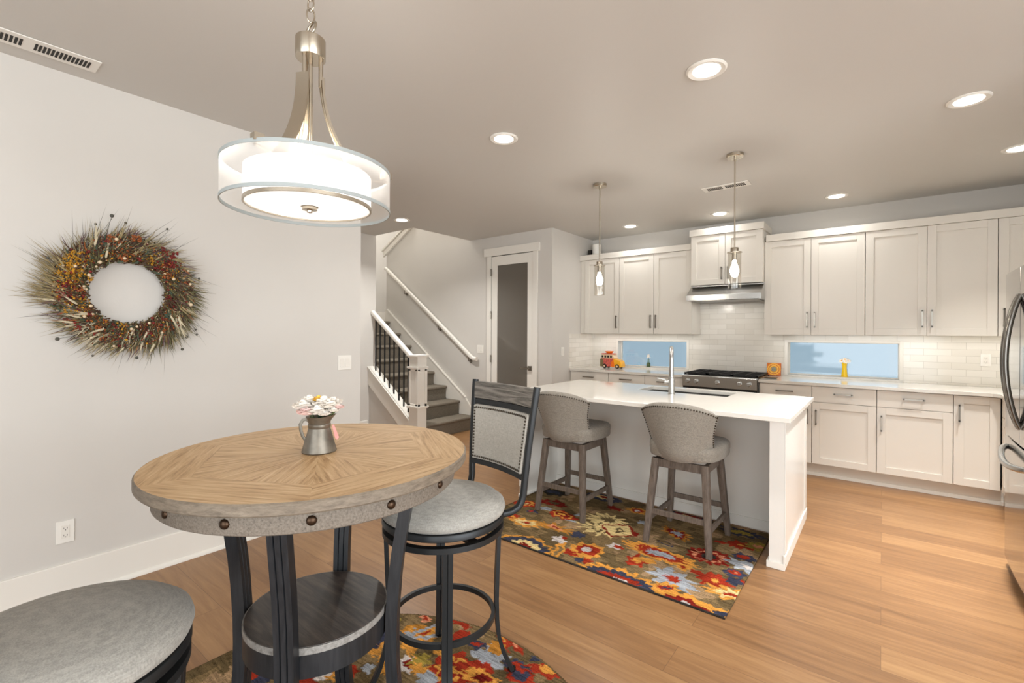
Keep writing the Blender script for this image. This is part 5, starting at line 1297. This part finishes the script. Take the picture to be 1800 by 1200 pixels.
def clusters(name, m, n, r0, r1, patches=None, rmin=.165, rmax=.285, spread=.20, x0=.045, x1=.098):
    mb = MB(); V8 = [Vector(v_) for v_ in ((1, 0, 0), (-1, 0, 0), (0, 1, 0), (0, -1, 0), (0, 0, 1), (0, 0, -1))]
    for k in range(n):
        a = rs.random()*2*PI if not patches else rs.choice(patches)+rs.gauss(0, spread)
        u = rs.random(); p = frame(a, rmin+(rmax-rmin)*u, x0+(x1-x0)*rs.random()*(1-.6*abs(2*u-1)**2)); r = rs.uniform(r0, r1); q = Matrix.Rotation(rs.random()*3, 3, Vector((rs.random(), rs.random(), rs.random()+.1)))
        vs = [mb.bm.verts.new(p+(q @ v_)*r*rs.uniform(.7, 1.2)) for v_ in V8]
        for f in ((0, 2, 4), (2, 1, 4), (1, 3, 4), (3, 0, 4), (2, 0, 5), (1, 2, 5), (3, 1, 5), (0, 3, 5)): mb.bm.faces.new([vs[q_] for q_ in f])
    o = mb.build(name, m, wr, smooth=False); o['kind'] = 'stuff'; return o
D = math.radians
stalks('grass_blades', 'grass', 700, .04, .11, .0016, .16, .27, .2, 1.2)
stalks('sage_leaves', 'sage', 260, .03, .07, .0045, .16, .27, .1, 1.3)
stalks('dark_sprigs', 'brown', 520, .03, .08, .0028, .16, .27, .1, 1.4)
stalks('mauve_sprigs', 'mauve', 220, .05, .10, .0018, .20, .29, .2, 1.1)
stalks('rust_sprigs', 'rust', 240, .02, .06, .0026, .17, .28, .1, 1.4)
stalks('wheat_blades', 'wheat', 420, .05, .11, .0018, .19, .28, .3, 1.0)
stalks('wheat_awns', 'wheat', 260, .09, .15, .0008, .22, .28, .3, 1.0)
near = lambda c, w: (lambda a: abs(((a-D(c)+PI) % (2*PI))-PI) < D(w))
stalks('wheat_fan', 'wheat', 1500, .08, .17, .0014, .22, .28, .1, .7, near(172, 22))
stalks('wheat_fan', 'wheat2', 900, .05, .10, .0018, .20, .27, .1, .8, near(255, 30))
stalks('wheat_fan', 'grass', 1000, .06, .12, .0016, .22, .28, .1, .7, near(330, 40))
stalks('long_grass', 'pod', 90, .12, .22, .0008, .20, .28, .1, .9)
clusters('golden_yarrow', 'gold', 520, .0035, .0075, [D(152), D(160), D(148), D(170)], .20, .28, .13)
clusters('golden_yarrow', 'gold', 340, .003, .006, [D(205), D(200), D(262), D(62), D(30)], .17, .26, .10)
clusters('rust_florets', 'rust', 560, .003, .007, [D(100), D(108), D(95), D(190), D(215), D(232), D(305), D(318), D(35)], .18, .285, .12)
clusters('burgundy_florets', 'red', 560, .003, .0075, [D(48), D(40), D(186), D(180), D(140), D(350), D(285), D(255)], .18, .285, .12)
clusters('brown_seeds', 'brown', 1100, .003, .007)
clusters('green_seeds', 'grass', 700, .003, .0065)
clusters('cream_seeds', 'cream', 420, .0022, .0048)
clusters('mustard_seeds', 'gold', 260, .0022, .004)
def ears(name, m, cnt, ln, r, sel=None):
    for k in range(cnt):
        a = rs.random()*2*PI
        if sel: a = rs.choice(sel)+rs.uniform(-.28, .28)
        p = frame(a, rs.uniform(.19, .28), rs.uniform(.06, .09)); d = ddir(a, rs.uniform(.3, 1.0), .1)
        mb = MB(); mb.sweep([p, p+d*ln*.2, p+d*ln*.6, p+d*ln], [(r*math.cos(2*PI*i/6), r*math.sin(2*PI*i/6)) for i in range(6)], scales=[.5, 1, .9, .25])
        for j in range(5):
            s_ = p+d*ln*(.4+.12*j); e = s_+d*ln*1.1+Vector((rs.uniform(-.01, .02), rs.uniform(-.02, .02), rs.uniform(-.02, .02))); w = perp(d)*.0006; mb.bm.faces.new([mb.bm.verts.new(v_) for v_ in (s_-w, s_+w, e)])
        mb.build(name, m, wr)
ears('wheat_ear', 'wheat2', 34, .060, .0058, [-.9, -.5, -1.4, 3.6, 2.0, 4.2])
ears('wheat_ear', 'wheat', 20, .050, .0050)
def blooms(name, m, cnt, r0, r1, a_list=None, rmin=.17, rmax=.275):
    for k in range(cnt):
        a = rs.random()*2*PI if not a_list else rs.choice(a_list)+rs.uniform(-.2, .2)
        p = frame(a, rs.uniform(rmin, rmax), rs.uniform(.066, .096)); mb = MB(); r = rs.uniform(r0, r1)
        for j in range(12): mb.ball(p+Vector((rs.uniform(-.3, .6), rs.uniform(-1, 1), rs.uniform(-1, 1)))*r*.85, r*.32, 1)
        mb.build(name, m, wr, smooth=False)
blooms('golden_flower', 'gold', 8, .008, .013, [D(150), D(160), D(145), D(200), D(208), D(262), D(60)])
blooms('red_flower', 'red', 18, .008, .014)
blooms('red_flower', 'red', 8, .014, .022, [D(45), D(185), D(50)])
blooms('rust_flower', 'rust', 16, .010, .018, [D(95), D(100), D(300), D(235), D(175), D(40)])
blooms('brown_cone', 'brown', 14, .009, .016)
def buds(name, m, cnt, r, rmin, rmax, stem=False):
    for k in range(cnt):
        a = rs.random()*2*PI; p = frame(a, rs.uniform(rmin, rmax), rs.uniform(.055, .10)); mb = MB().ball(p, r*rs.uniform(.7, 1.2), 2)
        if stem: mb.tube([frame(a+.2, rmin-.06, .05), p], .0010, 5)
        mb.build(name, m, wr)
buds('cream_bud', 'cream', 40, .0085, .165, .28)
buds('seed_berry', 'gold', 24, .0055, .17, .27)
buds('dark_berry', 'red', 26, .0065, .17, .27)
buds('grey_seed_pod', 'pod', 13, .0085, .315, .365, True)
